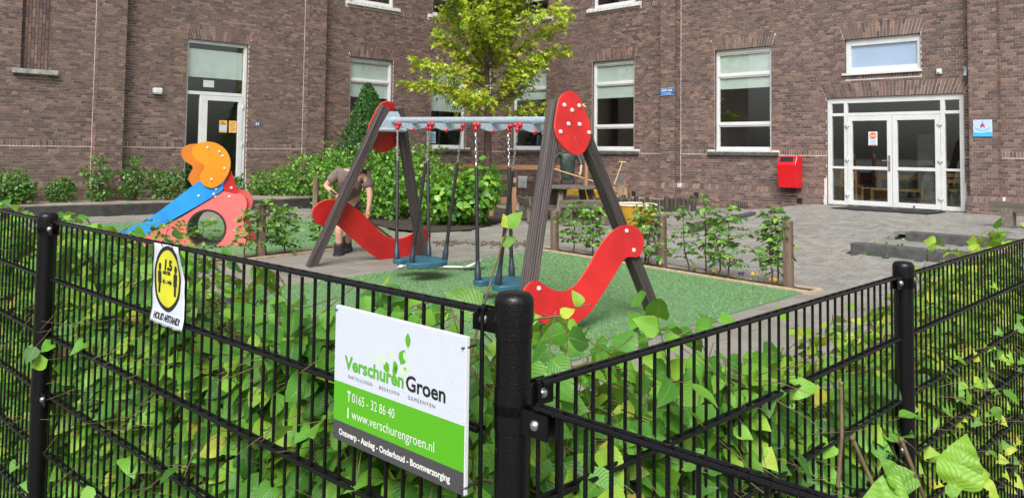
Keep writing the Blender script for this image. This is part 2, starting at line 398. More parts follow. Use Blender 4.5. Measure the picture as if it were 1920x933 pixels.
class Plane2:
    """a flat 2-D frame in space, for print on signs: (u, v) -> point"""
    def __init__(s, o, u, v): s.o = V(o); s.u = V(u).normalized(); s.v = V(v).normalized(); s.n = s.u.cross(s.v)
    def p(s, a, b, h=0): return s.o + s.u * a + s.v * b + s.n * h
    def text(s, m, body, a, b, size, width=None, bold=0, align='LEFT', h=.001, spacing=1.0):
        xs = 1.0
        if width:
            l, r = text_width(body, size, bold, spacing); xs = width / (r - l)
        vs, fs = text_geo(body, size, xs, bold, align, spacing)
        m.add([s.p(a + x, b + y, h) for x, y in vs], fs)
    def poly(s, m, pts, h=.0008): m.add([s.p(a, b, h) for a, b in pts], [tuple(range(len(pts)))])
    def slab(s, m, pts, h0, h1):
        m.prism([s.p(a, b, h0) for a, b in pts], s.n * (h1 - h0))
def disc(c, r, n=24, sx=1, sy=1): return [(c[0] + r * sx * cos(2 * pi * k / n), c[1] + r * sy * sin(2 * pi * k / n)) for k in range(n)]
def smoothpoly(pts, it=2):                         # Chaikin, closed
    for _ in range(it):
        q = []
        for i in range(len(pts)):
            a, b = pts[i], pts[(i + 1) % len(pts)]
            q += [(a[0] * .75 + b[0] * .25, a[1] * .75 + b[1] * .25), (a[0] * .25 + b[0] * .75, a[1] * .25 + b[1] * .75)]
        pts = q
    return pts
def inpoly(x, y, P):
    c = False; n = len(P); j = n - 1
    for i in range(n):
        if (P[i][1] > y) != (P[j][1] > y) and x < (P[j][0] - P[i][0]) * (y - P[i][1]) / (P[j][1] - P[i][1]) + P[i][0]: c = not c
        j = i
    return c
def rot_basis(z, roll=0):
    z = V(z).normalized(); x = z.orthogonal().normalized(); y = z.cross(x)
    x2 = x * cos(roll) + y * sin(roll); return Matrix((x2, z.cross(x2), z)).transposed()

# ------------------------------------------------------------------ places: wall frames and the lie of the ground
CORN = V((-.7414, 25.7492, 0)); UL = V((-.71085, -.70334, 0)); NL = V((.70334, -.71085, 0))   # left wing: along, outward
UR = V((.70334, -.71085, 0)); NR = V((-.71085, -.70334, 0))                                   # right wing
class Wing:
    def __init__(s, u, n): s.u = u; s.n = n
    def p(s, a, out, z): return CORN + s.u * a + s.n * out + V((0, 0, z))
    def hexa(s, m, a0, a1, o0, o1, z0, z1, back=False):       # o1 = outer face
        f = (lambda a, z, o: s.p(a, o, z))
        q = [(a0, z0), (a1, z0), (a1, z1), (a0, z1)]
        if s.u.cross(V((0, 0, 1))).dot(s.n) < 0: q = q[::-1]
        m.hexa([f(a, z, o1) for a, z in q] + [f(a, z, o0) for a, z in q], back)
    def quad(s, m, q):                                        # q: (a, out, z) four points, wound ccw seen from outside for the right wing
        ps = [s.p(*t) for t in q]
        m.add(ps, [(0, 1, 2, 3)] if s.u.cross(V((0, 0, 1))).dot(s.n) > 0 else [(3, 2, 1, 0)])
    def plane(s, a, out, z):                                  # print on a vertical face, u to the viewer's right
        right = s.u if s.u.cross(V((0, 0, 1))).dot(s.n) > 0 else -s.u
        return Plane2(s.p(a, out, z), right, (0, 0, 1))
WR, WL = Wing(UR, NR), Wing(UL, NL)
EV, WV = V((-.6029, .7978, 0)), V((.7978, .6029, 0))          # swing: along the beam, and across it
SWO = V((-.557, 8.589, 0))
def sstep(t): t = max(0., min(1., t)); return t * t * (3 - 2 * t)
def wr(x, y): return (x - CORN.x) * UR.x + (y - CORN.y) * UR.y, (x - CORN.x) * NR.x + (y - CORN.y) * NR.y
def gz(x, y, steps=True):
    e = ((x - SWO.x) * EV.x + (y - SWO.y) * EV.y) / 2.1
    tilt = .048 * math.tanh(e)
    s, o = wr(x, y); ol = (x - CORN.x) * NL.x + (y - CORN.y) * NL.y
    base = .12 * (1 - sstep((min(o, 9) - 3) / 4.5)) * sstep((s - 2) / 5)
    slope = max(0., min(.39, .39 - (o - 3) * .0796))
    if steps and s > 14.42: slope = .39 if o < 5.33 else (.262 if o < 6.33 else (.125 if o < 6.5 else max(0, .125 - (o - 6.5) * .09)))
    k = sstep((s - 10.2) / .9)
    z = base * (1 - k) + slope * k
    return z + tilt * (1 - k * sstep((9 - o) / 3))

# ------------------------------------------------------------------ setting: ground
def grid_mesh(name, xs, ys, zf, mat):
    nx, ny = len(xs), len(ys); vs = [(x, y, zf(x, y)) for y in ys for x in xs]
    fs = [(j * nx + i, j * nx + i + 1, (j + 1) * nx + i + 1, (j + 1) * nx + i) for j in range(ny - 1) for i in range(nx - 1)]
    m = MB(); m.add(vs, fs); return m.build(name, mat, smooth=180)
xs = [-300, -80, -30] + list(np.arange(-14, 16.01, .2)) + [30, 80, 300]
ys = [-300, -80, -20] + list(np.arange(-4, 30.01, .2)) + [45, 100, 300]
g = grid_mesh('ground', xs, ys, lambda x, y: min(gz(x, y), gz(x + NR.x * .25, y + NR.y * .25), gz(x + NR.x * .12, y + NR.y * .12)) - .055, m_sand); g['kind'] = 'structure'

TURF = [(.45, 11.62), (3.25, 8.75), (-.75, 4.55), (-3.7, 7.0)]
TURF2 = [(-2.78, 11.5), (-1.95, 12.6), (-2.2, 14.2), (-4.3, 15.9), (-6.6, 15.5), (-9.4, 13.0), (-5.6, 8.4)]
BEDS = []                                                     # polygons where nothing is paved
def poly_patch(name, P, mat, dz, step=.25, thick=0):
    """a sheet over polygon P that follows the ground, dz above it"""
    bm = bmesh.new(); bm.faces.new([bm.verts.new((x, y, 0)) for x, y in P])
    x0, x1 = min(p[0] for p in P), max(p[0] for p in P); y0, y1 = min(p[1] for p in P), max(p[1] for p in P)
    for a in np.arange(x0 + step, x1, step): bmesh.ops.bisect_plane(bm, geom=bm.verts[:] + bm.edges[:] + bm.faces[:], plane_co=(a, 0, 0), plane_no=(1, 0, 0))
    for a in np.arange(y0 + step, y1, step): bmesh.ops.bisect_plane(bm, geom=bm.verts[:] + bm.edges[:] + bm.faces[:], plane_co=(0, a, 0), plane_no=(0, 1, 0))
    bmesh.ops.recalc_face_normals(bm, faces=bm.faces)
    if thick:
        r = bmesh.ops.extrude_face_region(bm, geom=bm.faces[:])
        ex = {v for v in r['geom'] if isinstance(v, bmesh.types.BMVert)}
    for v in bm.verts: v.co.z = gz(v.co.x, v.co.y) + dz - (thick if thick and v not in ex else 0)
    bmesh.ops.recalc_face_normals(bm, faces=bm.faces)
    me = bpy.data.meshes.new(name); bm.to_mesh(me); bm.free(); me.materials.append(mat)
    if max(p.normal.z for p in me.polygons) < .5: me.flip_normals()
    return link(name, me)
for P in (TURF, TURF2):
    t = poly_patch('artificial_lawn', P, m_turf, .012, thick=.03); t['kind'] = 'structure'
# short pile blades standing on the lawns: real relief, nobody could count them
def blades(P, n, h, name, dens_near=None):
    x0, x1 = min(p[0] for p in P), max(p[0] for p in P); y0, y1 = min(p[1] for p in P), max(p[1] for p in P)
    vs = []; fs = []
    while len(fs) < n:
        x = random.uniform(x0, x1); y = random.uniform(y0, y1)
        if not inpoly(x, y, P): continue
        z = gz(x, y) + .012; a = random.uniform(0, 2 * pi); wd = random.uniform(.0022, .0042); hh = h * random.uniform(.5, 1.3); l = random.uniform(-.02, .02); l2 = random.uniform(-.02, .02)
        o = len(vs); vs += [(x - wd * cos(a), y - wd * sin(a), z - .003), (x + wd * cos(a), y + wd * sin(a), z - .003), (x + l, y + l2, z + hh)]; fs.append((o, o + 1, o + 2))
    m = MB(); m.add(vs, fs); o = m.build(name, m_turfblade); tag(o, *(('green artificial grass pile under the swing', 'grass') if P is TURF else ('green artificial grass pile around the slide', 'grass')), kind='stuff'); return o
m_turfblade = leaf_mat('turf_fibre', [(0, (.08, .19, .068)), (.5, (.16, .31, .13)), (1, (.27, .43, .22))], .2, .5, False)
blades(TURF, 95000, .015, 'turf_pile'); blades(TURF2, 25000, .017, 'turf_pile')

BEDS += [TURF, TURF2]
# planter strips and beds (soil sheets); edging boards come with the planting
PL1 = [(.36, 11.70), (3.33, 8.70), (3.52, 8.86), (.55, 11.88)]
PL2 = [(-4.6, 8.95), (-2.62, 11.55), (-2.44, 11.42), (-4.4, 8.8)]
SHRUBBED = [(-4.8, 19.0), (-2.15, 14.3), (-1.5, 13.75), (-.75, 14.3), (-.3, 15.6), (.4, 17.5), (-.9, 20.5), (-1.6, 24.2), (-5.6, 20.4)]
for P, nm in ((PL1, 'planter_soil'), (PL2, 'planter_soil'), (SHRUBBED, 'soil_bed')):
    t = poly_patch(nm, P, m_soil, .018); t['kind'] = 'structure'; BEDS.append(P)
TERR = [(-9.9, 15.3), (-9.1, 15.9), (-8.5, 16.25), (-7.3, 17.3), (-6.2, 18.25), (-5.35, 18.9), (-4.95, 19.3), (-4.85, 19.75), (-5.1, 20.2), (-5.6, 20.85), (-6.6, 19.88), (-11.2, 15.35), (-10.6, 14.7)]
BEDS.append(TERR)
SANDPIT = [(1.6, 18.4), (2.6, 18.05), (3.5, 18.0), (4.15, 18.15), (4.4, 18.7), (4.0, 20.9), (1.6, 23.3), (.6, 21.6)]
BEDS.append(SANDPIT)
HB1 = [(0, 1.42), (-3.6, 4.78), (-3.15, 5.26), (0, 2.32)]; HB2 = [(.02, 1.40), (4.3, 5.68), (3.82, 6.16), (-.02, 2.30)]
for P in (HB1, HB2):
    t = poly_patch('hedge_soil', P, m_soil, .018); t['kind'] = 'structure'; BEDS.append(P)

def lay(name, mat, W, L, gap, th, region, ax, ay, herring=False, z0=.0, dry=False, pick=300, ch=.006):
    """lay paving pieces W x L on the ground where region(x, y) holds; the ones that show largest are objects, the rest one mesh"""
    out = []                                                 # (cx, cy, ux, uy, hw, hl)
    a0, a1, b0, b1 = region['box']; ok = region['f']
    def put(a, b, swap):
        c = region['o'] + ax * a + ay * b
        if ok(c.x, c.y) and not any(all(inpoly(c.x + dx, c.y + dy, P) for dx, dy in ((0, 0), (.17, .17), (-.17, .17), (.17, -.17), (-.17, -.17))) if P in (TURF, TURF2) else inpoly(c.x, c.y, P) for P in BEDS): out.append((c.x, c.y, swap))
    if herring:
        n = 0; q = W                                          # L = 2 W herringbone
        for i in range(int((a1 - a0) / q)):
            for j in range(int((b1 - b0) / q)):
                k = (i - j) % 4
                if k == 0: put(a0 + i * q + q, b0 + j * q + q / 2, False)          # lies along a, covers (i,j),(i+1,j)
                elif k == 3: put(a0 + i * q + q / 2, b0 + j * q + q, True)         # stands along b
    else:
        r = 0; b = b0
        while b < b1:
            a = a0 + (L / 2 if r % 2 else 0)
            while a < a1: put(a, b, False); a += L
            b += W; r += 1
    mats = []
    for x, y, sw in out:
        u = (ay if sw else ax); v = (-ax if sw else ay)
        e = .1; gx = (gz(x + e, y) - gz(x - e, y)) / (2 * e); gy = (gz(x, y + e) - gz(x, y - e)) / (2 * e)
        if abs(gx) > .35 or abs(gy) > .35: gx = gy = 0
        z = gz(x, y) + z0 + random.uniform(-.003, .004)
        uz = u.x * gx + u.y * gy + random.uniform(-.02, .02); vz = v.x * gx + v.y * gy + random.uniform(-.012, .012)
        u3, v3 = V((u.x, u.y, uz)), V((v.x, v.y, vz))
        if u3.cross(v3).z < 0: v3 = -v3
        mats.append((V((x, y, z)), u3, v3))
    hl, hw, c = L / 2 - gap / 2, W / 2 - gap / 2, ch
    tv = np.array([(-hl + c, -hw + c, 0), (hl - c, -hw + c, 0), (hl - c, hw - c, 0), (-hl + c, hw - c, 0), (-hl, -hw, -c), (hl, -hw, -c), (hl, hw, -c), (-hl, hw, -c), (-hl, -hw, -th), (hl, -hw, -th), (hl, hw, -th), (-hl, hw, -th)])
    tf = [(0, 1, 2, 3), (0, 4, 5, 1), (1, 5, 6, 2), (2, 6, 7, 3), (3, 7, 4, 0), (4, 8, 9, 5), (5, 9, 10, 6), (6, 10, 11, 7), (7, 11, 8, 4)]
    score = []
    for i, (p, u, v) in enumerate(mats):
        q = proj(p); score.append((-(1 / q[2] ** 2 * (EYE - p.z) / q[2]) if q and 0 < q[0] < 1920 and 0 < q[1] < 690 else 0, i))
    best = {i for sc, i in sorted(score)[:pick] if sc < 0}
    me = bpy.data.meshes.new(name); me.from_pydata([tuple(t) for t in tv], [], tf); me.materials.append(mat)
    vs = []; fs = []
    for i, (p, u, v) in enumerate(mats):
        n = u.cross(v).normalized()
        if i in best:
            mw = Matrix((u.normalized(), n.cross(u.normalized()), n)).transposed().to_4x4(); mw.translation = p
            link(name, me, g, mw)
        else:
            o = len(vs); vs += [tuple(p + u * t[0] + v * t[1] + n * t[2]) for t in tv]; fs += [tuple(k + o for k in f) for f in tf]
    m = MB(); m.add(vs, fs); o = m.build('paving', mat, g); o['kind'] = 'stuff'; return len(mats)
AX, AY = UR.copy(), NR.copy()
def in_ramp(x, y):
    s, o = wr(x, y)
    if s > (14.66 if o < 5.6 else 14.27) and (5.07 < o < 5.405 or 6.07 < o < 6.405): return False
    return 10.95 < s < 17 and .08 < o < 8.9 or (9.3 < s <= 10.95 and .08 < o < 4)
def in_side(x, y):
    s, o = wr(x, y)
    if in_ramp(x, y) or (10.95 < s < 17 and o < 8.9): return False
    if y < 1.75 + abs(x - 0) * .93 + .55: return False
    return -9 < x < 12 and y < 25 and o > .1 and (x - CORN.x) * NL.x + (y - CORN.y) * NL.y > .1
d45 = (AX + AY).normalized(); e45 = (AY - AX).normalized()
lay('paver', m_paver, .105, .21, .009, .06, dict(o=CORN, box=(9, 19.2, 0, 9.2), f=in_ramp), AX, AY, herring=True, pick=300, ch=.007)
lay('tile', m_tile, .30, .30, .006, .05, dict(o=CORN, box=(-8, 20, 0, 24), f=in_side), AX, AY, pick=150, ch=.005)
# ------------------------------------------------------------------ the school building: two brick wings that meet in a corner
school = thing('school_building', 'large old purple-brown brick school with white window frames, two wings meeting behind the tree', 'building', tuple(CORN))
CH = .0625; ZW = 6.75                                        # course height; bricks are laid one by one up to here
class Hole:
    def __init__(s, a0, a1, z0, z1, b0=None, b1=None): s.a0, s.a1, s.z0, s.z1 = a0, a1, z0, z1; s.b0 = a0 if b0 is None else b0; s.b1 = a1 if b1 is None else b1
    def at(s, z):
        if not (s.z0 < z < s.z1): return None
        t = (z - s.z0) / (s.z1 - s.z0); return s.a0 + (s.b0 - s.a0) * t, s.a1 + (s.b1 - s.a1) * t
def clip(spans, iv):
    out = []
    for a, b in spans:
        if iv[1] <= a or iv[0] >= b: out.append((a, b)); continue
        if iv[0] > a: out.append((a, iv[0]))
        if iv[1] < b: out.append((iv[1], b))
    return out
class Bricks:
    """all bricks of one wing: boxes (a0, a1, z0, z1, out) and odd shapes"""
    def __init__(s, W): s.W = W; s.b = []; s.odd = MB()
    def rows(s, a0, a1, z0, z1, holes, out=0., phase=0):
        k = round((z0 - .39) / CH); z = z0; J = .0125; JV = .0085
        while z < z1 - .03:
            zt = min(z + CH, z1); zm = (z + zt) / 2; sp = [(a0, a1)]
            for h in holes:
                iv = h.at(zm)
                if iv: sp = clip(sp, iv)
            stretch = k % 2 == 0
            pitch = .2205 if stretch else .11025
            off = (.11025 if k % 4 == 0 else 0.) if stretch else .055
            for a, b in sp:
                i = math.floor((a - off) / pitch) - 1
                while off + i * pitch < b:
                    l = max(a, off + i * pitch + JV / 2); r = min(b, off + (i + 1) * pitch - JV / 2)
                    if r - l > .012: s.b.append((l, r, z + J / 2, zt - J / 2, out + random.uniform(-.0015, .002)))
                    i += 1
            z += CH; k += 1
    def rowlock(s, a0, a1, z0, z1, holes, out=0., pitch=.0605):
        sp = [(a0, a1)]
        for h in holes:
            iv = h.at((z0 + z1) / 2)
            if iv: sp = clip(sp, iv)
        for a, b in sp:
            n = max(1, round((b - a) / pitch)); p = (b - a) / n
            for i in range(n): s.b.append((a + i * p + .0065, a + (i + 1) * p - .0065, z0 + .006, z1 - .004, out + random.uniform(-.001, .003)))
    def arch(s, a0, a1, z0, z1, splay, out=.003):
        n = round((a1 - a0) / .068); J = .0065
        for i in range(n):
            t0, t1 = i / n, (i + 1) / n
            def edge(t, z): f = (z - z0) / (z1 - z0); return (a0 - splay * f) + (a1 - a0 + 2 * splay * f) * t
            cut = z0 + (z1 - z0) * (.66 if i % 2 else .34)
            for lo, hi in ((z0 + .002, cut - .007), (cut + .007, z1 - .006)):
                q = [(edge(t0, lo) + J, lo), (edge(t1, lo) - J, lo), (edge(t1, hi) - J, hi), (edge(t0, hi) + J, hi)]
                W = s.W; qq = q if W is WR else q[::-1]
                s.odd.hexa([W.p(a, out, z) for a, z in qq] + [W.p(a, out - .04, z) for a, z in qq], False)
    def finish(s, wall, pick):
        W = s.W; cand = []
        for i, (l, r, z0, z1, o) in enumerate(s.b):
            if abs(r - l - .212) > .003 and abs(r - l - .10175) > .003 or abs(z1 - z0 - .050) > .002: continue
            if not pick(l, r, z0, z1, o): continue
            q = proj(W.p((l + r) / 2, o, (z0 + z1) / 2))
            if q and 4 < q[0] < 1916 and 4 < q[1] < 640: cand.append((-(r - l) / q[2], i))
        best = {i for _, i in sorted(cand)[:150]}; share = {}
        m = MB()
        for i, (l, r, z0, z1, o) in enumerate(s.b):
            if i in best:
                wd = round(r - l, 3)
                if wd not in share:
                    bm_ = MB(); bm_.box((0, 0, 0), (wd, .06, .050)); share[wd] = bm_.mesh('brick', m_brick)
                u = W.u if W is WR else -W.u
                mw = Matrix((u, -W.n, V((0, 0, 1)))).transposed().to_4x4(); mw.translation = W.p((l + r) / 2, o - .03, (z0 + z1) / 2)
                link('brick', share[wd], wall, mw)
            else: W.hexa(m, l, r, o - .035, o, z0, z1)
        m.add(s.odd.v, s.odd.f)
        ob = m.build('brickwork', m_brick, wall); ob['kind'] = 'stuff'
def mortar_wall(W, a_lo, a_hi, z_lo, z_hi, holes, pils, depth=.16):
    """mortar face behind the bricks with real openings, their reveals, and the pilasters' cores"""
    m = MB(); R = -.011; rv_ = MB()
    A = sorted({a_lo, a_hi, *[v for h in holes for v in (h[0], h[1])]}); Z = sorted({z_lo, z_hi, *[v for h in holes for v in (h[2], h[3])]})
    A = [a for a in A if a_lo <= a <= a_hi]; Z = [z for z in Z if z_lo <= z <= z_hi]
    for i in range(len(A) - 1):
        for j in range(len(Z) - 1):
            ca, cz = (A[i] + A[i + 1]) / 2, (Z[j] + Z[j + 1]) / 2
            if any(h[0] < ca < h[1] and h[2] < cz < h[3] for h in holes): continue
            W.quad(m, [(A[i], R, Z[j]), (A[i + 1], R, Z[j]), (A[i + 1], R, Z[j + 1]), (A[i], R, Z[j + 1])])
    for h in holes:
        a0, a1, z0, z1 = h[:4]; d = -(h[4] if len(h) > 4 else .30)
        W.quad(rv_, [(a0, R, z0), (a0, R, z1), (a0, d, z1), (a0, d, z0)]); W.quad(rv_, [(a1, R, z1), (a1, R, z0), (a1, d, z0), (a1, d, z1)])
        W.quad(rv_, [(a0, R, z1), (a1, R, z1), (a1, d, z1), (a0, d, z1)]); W.quad(rv_, [(a1, R, z0), (a0, R, z0), (a0, d, z0), (a1, d, z0)])
        if len(h) > 4: W.quad(rv_, [(a0, d, z0), (a1, d, z0), (a1, d, z1), (a0, d, z1)])
    for a0, a1, o, z0, z1 in pils: W.hexa(m, a0 + .008, a1 - .008, -.05, o - .011, z0, z1)
    return m, rv_
def side_bricks(B, W, a, side, o0, o1, z0, z1):
    """bricks on the flank of a pilaster at a, facing side (+1/-1 along the wing)"""
    k = 0; z = z0
    while z < z1 - .03:
        cuts = [o0, o1] if k % 2 else [o0, (o0 + o1) / 2, o1]
        for p, q in zip(cuts, cuts[1:]):
            f = [(a, p + .005, z + .005), (a, q - .003, z + .005), (a, q - .003, z + CH - .005), (a, p + .005, z + CH - .005)]
            b = [(a - side * .03, y, zz) for _, y, zz in f]
            P = [W.p(*t) for t in f]; Q = [W.p(*t) for t in b]
            nrm = (P[1] - P[0]).cross(P[2] - P[0])
            if nrm.dot(W.u * side) < 0: P = P[::-1]; Q = Q[::-1]
            B.odd.hexa(P + Q, False)
        z += CH; k += 1

# openings: (a0, a1, z0, z1)
R_win = [(1.05, 2.54, 1.56, 4.13), (4.36, 5.87, 1.56, 4.13), (8.38, 9.92, 1.57, 4.13)]
R_up = [(1.05, 2.60, 5.68, 7.9), (4.36, 5.90, 5.68, 7.9), (8.38, 9.92, 5.68, 7.9)]
R_small = (11.68, 13.27, 3.33, 4.10); R_door = (11.255, 14.07, .37, 2.80)
L_win = [(1.03, 2.47, 1.56, 4.13), (3.93, 5.41, 1.56, 4.13)]
L_up = [(1.03, 2.47, 5.70, 7.9), (3.93, 5.41, 5.70, 7.9)]
L_door = (8.45, 10.0, .33, 4.13); L_niche = (12.95, 13.48, 3.10, 7.9, .12)
VENTR = [(5.85, 5.98, .33, .45), (7.82, 7.95, .36, .48), (10.57, 10.70, .37, .47)]
def arched(h, splay=.11): return [Hole(h[0] - .004, h[1] + .004, h[2], 4.135), Hole(h[0] - .008, h[1] + .008, 4.13, 4.455, h[0] - splay - .008, h[1] + splay + .008)]
for W, nm in ((WR, 'right'), (WL, 'left')):
    B = Bricks(W)
    if W is WR:
        A_END = 18.5; win, up = R_win, R_up; pil = [(6.90, 7.37), (14.22, 14.73)]
        openings = R_win + R_up + [R_small, R_door]
        holes = [h for o in R_win for h in arched(o)] + [Hole(*o) for o in R_up] + [Hole(*v) for v in VENTR]
        holes += [Hole(R_small[0], R_small[1], R_small[2], 4.105), Hole(R_small[0] - .01, R_small[1] + .01, 4.10, 4.455, R_small[0] - .13, R_small[1] + .11)]
        holes += [Hole(R_door[0], R_door[1], .3, 2.805), Hole(R_door[0] - .01, R_door[1] + .01, 2.80, 3.12, R_door[0] - .14, R_door[1] + .13)]
        holes += [Hole(R_small[0], R_small[1], 3.20, 3.33)]
        B.rowlock(R_small[0], R_small[1], 3.20, 3.32, [])
        for o in R_win: B.arch(o[0], o[1], 4.135, 4.452, .11)
        B.arch(R_small[0], R_small[1], 4.105, 4.452, .12); B.arch(R_door[0], R_door[1], 2.805, 3.118, .135)
        nobrick = [Hole(R_door[0] - .06, R_door[1] + .02, 0, 1)]
    else:
        A_END = 17.0; win, up = L_win, L_up; pil = [(6.35, 6.86), (11.48, 12.04)]
        openings = L_win + L_up + [L_door, L_niche]
        holes = [h for o in L_win for h in arched(o)] + [Hole(*o) for o in L_up] + [Hole(L_door[0] - .004, L_door[1] + .004, .3, 4.135), Hole(L_door[0] - .01, L_door[1] + .01, 4.13, 4.50, L_door[0] - .14, L_door[1] + .12), Hole(*L_niche[:4])]
        for o in L_win: B.arch(o[0], o[1], 4.135, 4.452, .11)
        B.arch(L_door[0], L_door[1], 4.135, 4.495, .13)
        nobrick = [Hole(L_door[0] - .02, L_door[1] + .02, 0, 1)]
        for i in range(8):                                   # vertical bricks of the blind window
            a = 12.955 + i * .0645; z = 3.12 - (.11 if i % 2 else 0)
            while z < 6.7: B.b.append((a + .005, a + .0595, max(3.11, z), z + .21, -.105 + (0 if i % 2 else .003))); z += .22
        side_bricks(B, W, 12.95, 1, -.105, 0, 3.12, 6.7)
    pilh = [Hole(p[0], p[1], -1, 9) for p in pil]; sills = []
    for o in win: sills.append(Hole(o[0] - .20, o[1] + .20, 1.455, 1.575))
    for o in up: sills.append(Hole(o[0] - .20, o[1] + .20, 5.57, 5.70))
    allh = holes + pilh + sills
    B.rows(0.02, A_END, 1.615, 5.53, allh); B.rowlock(0.02, A_END, 5.53, 5.645, allh); B.rows(0.02, A_END, 5.65, ZW, allh)
    B.rowlock(0.02, A_END, 1.50, 1.612, allh); B.rows(0.02, A_END, .735, 1.50, allh + nobrick)
    bh = [Hole(*v) for v in (VENTR if W is WR else [])] + nobrick + [Hole(h[0], h[1], -1, 9) for h in pil]
    B.rows(0.02, A_END, .0, .60, bh, .06)
    for p in pil:
        B.rows(p[0], p[1], .735, ZW, [], .25); B.rows(p[0] - .05, p[1] + .05, .0, .60, nobrick, .31)
        side_bricks(B, W, p[1], 1, 0, .25, .735, ZW); side_bricks(B, W, p[0], -1, 0, .25, .735, ZW)
        side_bricks(B, W, p[1] + .05, 1, .06, .31, 0, .60)
    # the plinth's sloping brick course
    def slope_course(a0, a1, o0, o1, holes_):
        sp = [(a0, a1)]
        for h in holes_: sp = clip(sp, (h.a0, h.a1))
        for a, b in sp:
            n = max(1, round((b - a) / .11))
            for i in range(n):
                l = a + (b - a) * i / n + .005; r = a + (b - a) * (i + 1) / n - .005
                q = [(l, o1, .606), (r, o1, .606), (r, o0 + .004, .733), (l, o0 + .004, .733)]; bk = [(l, o0 - .03, .606), (r, o0 - .03, .606), (r, o0 - .03, .733), (l, o0 - .03, .733)]
                if W is WL: q, bk = q[::-1], bk[::-1]
                B.odd.hexa([W.p(*t) for t in q] + [W.p(*t) for t in bk], False)
    slope_course(.02, A_END, 0, .062, nobrick + [Hole(p[0] - .05, p[1] + .05, 0, 1) for p in pil])
    for p in pil: slope_course(p[0] - .05, p[1] + .05, .25, .312, nobrick)
    mw_, rv_ = mortar_wall(W, 0.0, A_END + .02, -.4, 9.2, openings, [(p[0], p[1], .25, -.4, 9.2) for p in pil] + [(p[0] - .05, p[1] + .05, .31, -.4, .602) for p in pil])
    d0, d1 = (R_door[0] - .06, R_door[1] + .02) if W is WR else (L_door[0] - .02, L_door[1] + .02)
    for a, b in ((0.02, d0), (d1, A_END)): W.hexa(mw_, a + (.0 if a < .1 else .02), b - .02, -.02, .049, -.4, .602)
    for o in win + up: mw_  # openings' heads are closed by the reveals
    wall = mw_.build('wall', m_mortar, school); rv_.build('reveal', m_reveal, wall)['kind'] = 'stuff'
    if W is WR: pk = lambda l, r, z0, z1, o: l > 14.2 and z0 > .8 and not (14.25 < r < 14.65 and 1.85 < z0 < 2.3)
    else: pk = lambda l, r, z0, z1, o: l > 11.3 and z0 > 1.65 and r < 13.85
    B.finish(wall, pk)
    up_m = MB(); W.hexa(up_m, 0, A_END + .02, -.012, .004, ZW, 9.2); up_m.build('upper_wall', m_brick, school)
    # rooms behind: back wall, floors, ceilings
    rm = MB()
    for z0, z1 in ((.33, 4.6), (5.0, 8.8)):
        dp = 3.6
        W.quad(rm, [(-4, -dp, z0), (A_END, -dp, z0), (A_END, -dp, z1), (-4, -dp, z1)])
        W.quad(rm, [(-4, -.31, z0), (A_END, -.31, z0), (A_END, -dp, z0), (-4, -dp, z0)]); W.quad(rm, [(-4, -dp, z1), (A_END, -dp, z1), (A_END, -.31, z1), (-4, -.31, z1)])
        W.quad(rm, [(A_END, -.31, z0), (A_END, -.31, z1), (A_END, -dp, z1), (A_END, -dp, z0)]); W.quad(rm, [(.4, -dp, z0), (.4, -dp, z1), (.4, -.31, z1), (.4, -.31, z0)])
        for a in ((3.4, 7.6, 10.9, 14.5) if W is WR else (3.2, 7.2, 11.2)):
            W.quad(rm, [(a, -dp, z0), (a, -dp, z1), (a, -.33, z1), (a, -.33, z0)])
    # the inside face of the outer wall, so that no light leaks in round the openings
    A = sorted({.0, A_END, *[v for h in openings if len(h) < 5 for v in h[:2]]}); Z = sorted({-.2, 9.2, *[v for h in openings if len(h) < 5 for v in h[2:4]]})
    for i in range(len(A) - 1):
        for j in range(len(Z) - 1):
            ca, cz = (A[i] + A[i + 1]) / 2, (Z[j] + Z[j + 1]) / 2
            if any(h[0] < ca < h[1] and h[2] < cz < h[3] for h in openings if len(h) < 5): continue
            W.quad(rm, [(A[i], -.302, Z[j]), (A[i + 1], -.302, Z[j]), (A[i + 1], -.302, Z[j + 1]), (A[i], -.302, Z[j + 1])])
    rm.build('room', m_room, school)
roof = MB()
for W, e in ((WR, 18.52), (WL, 17.02)):
    ps = [W.p(-4, -8, 9.25), W.p(e, -8, 9.25), W.p(e, .3, 9.25), W.p(.3, .3, 9.25)]; roof.prism(ps, (0, 0, .3))
roof.build('roof', m_darksill, school)

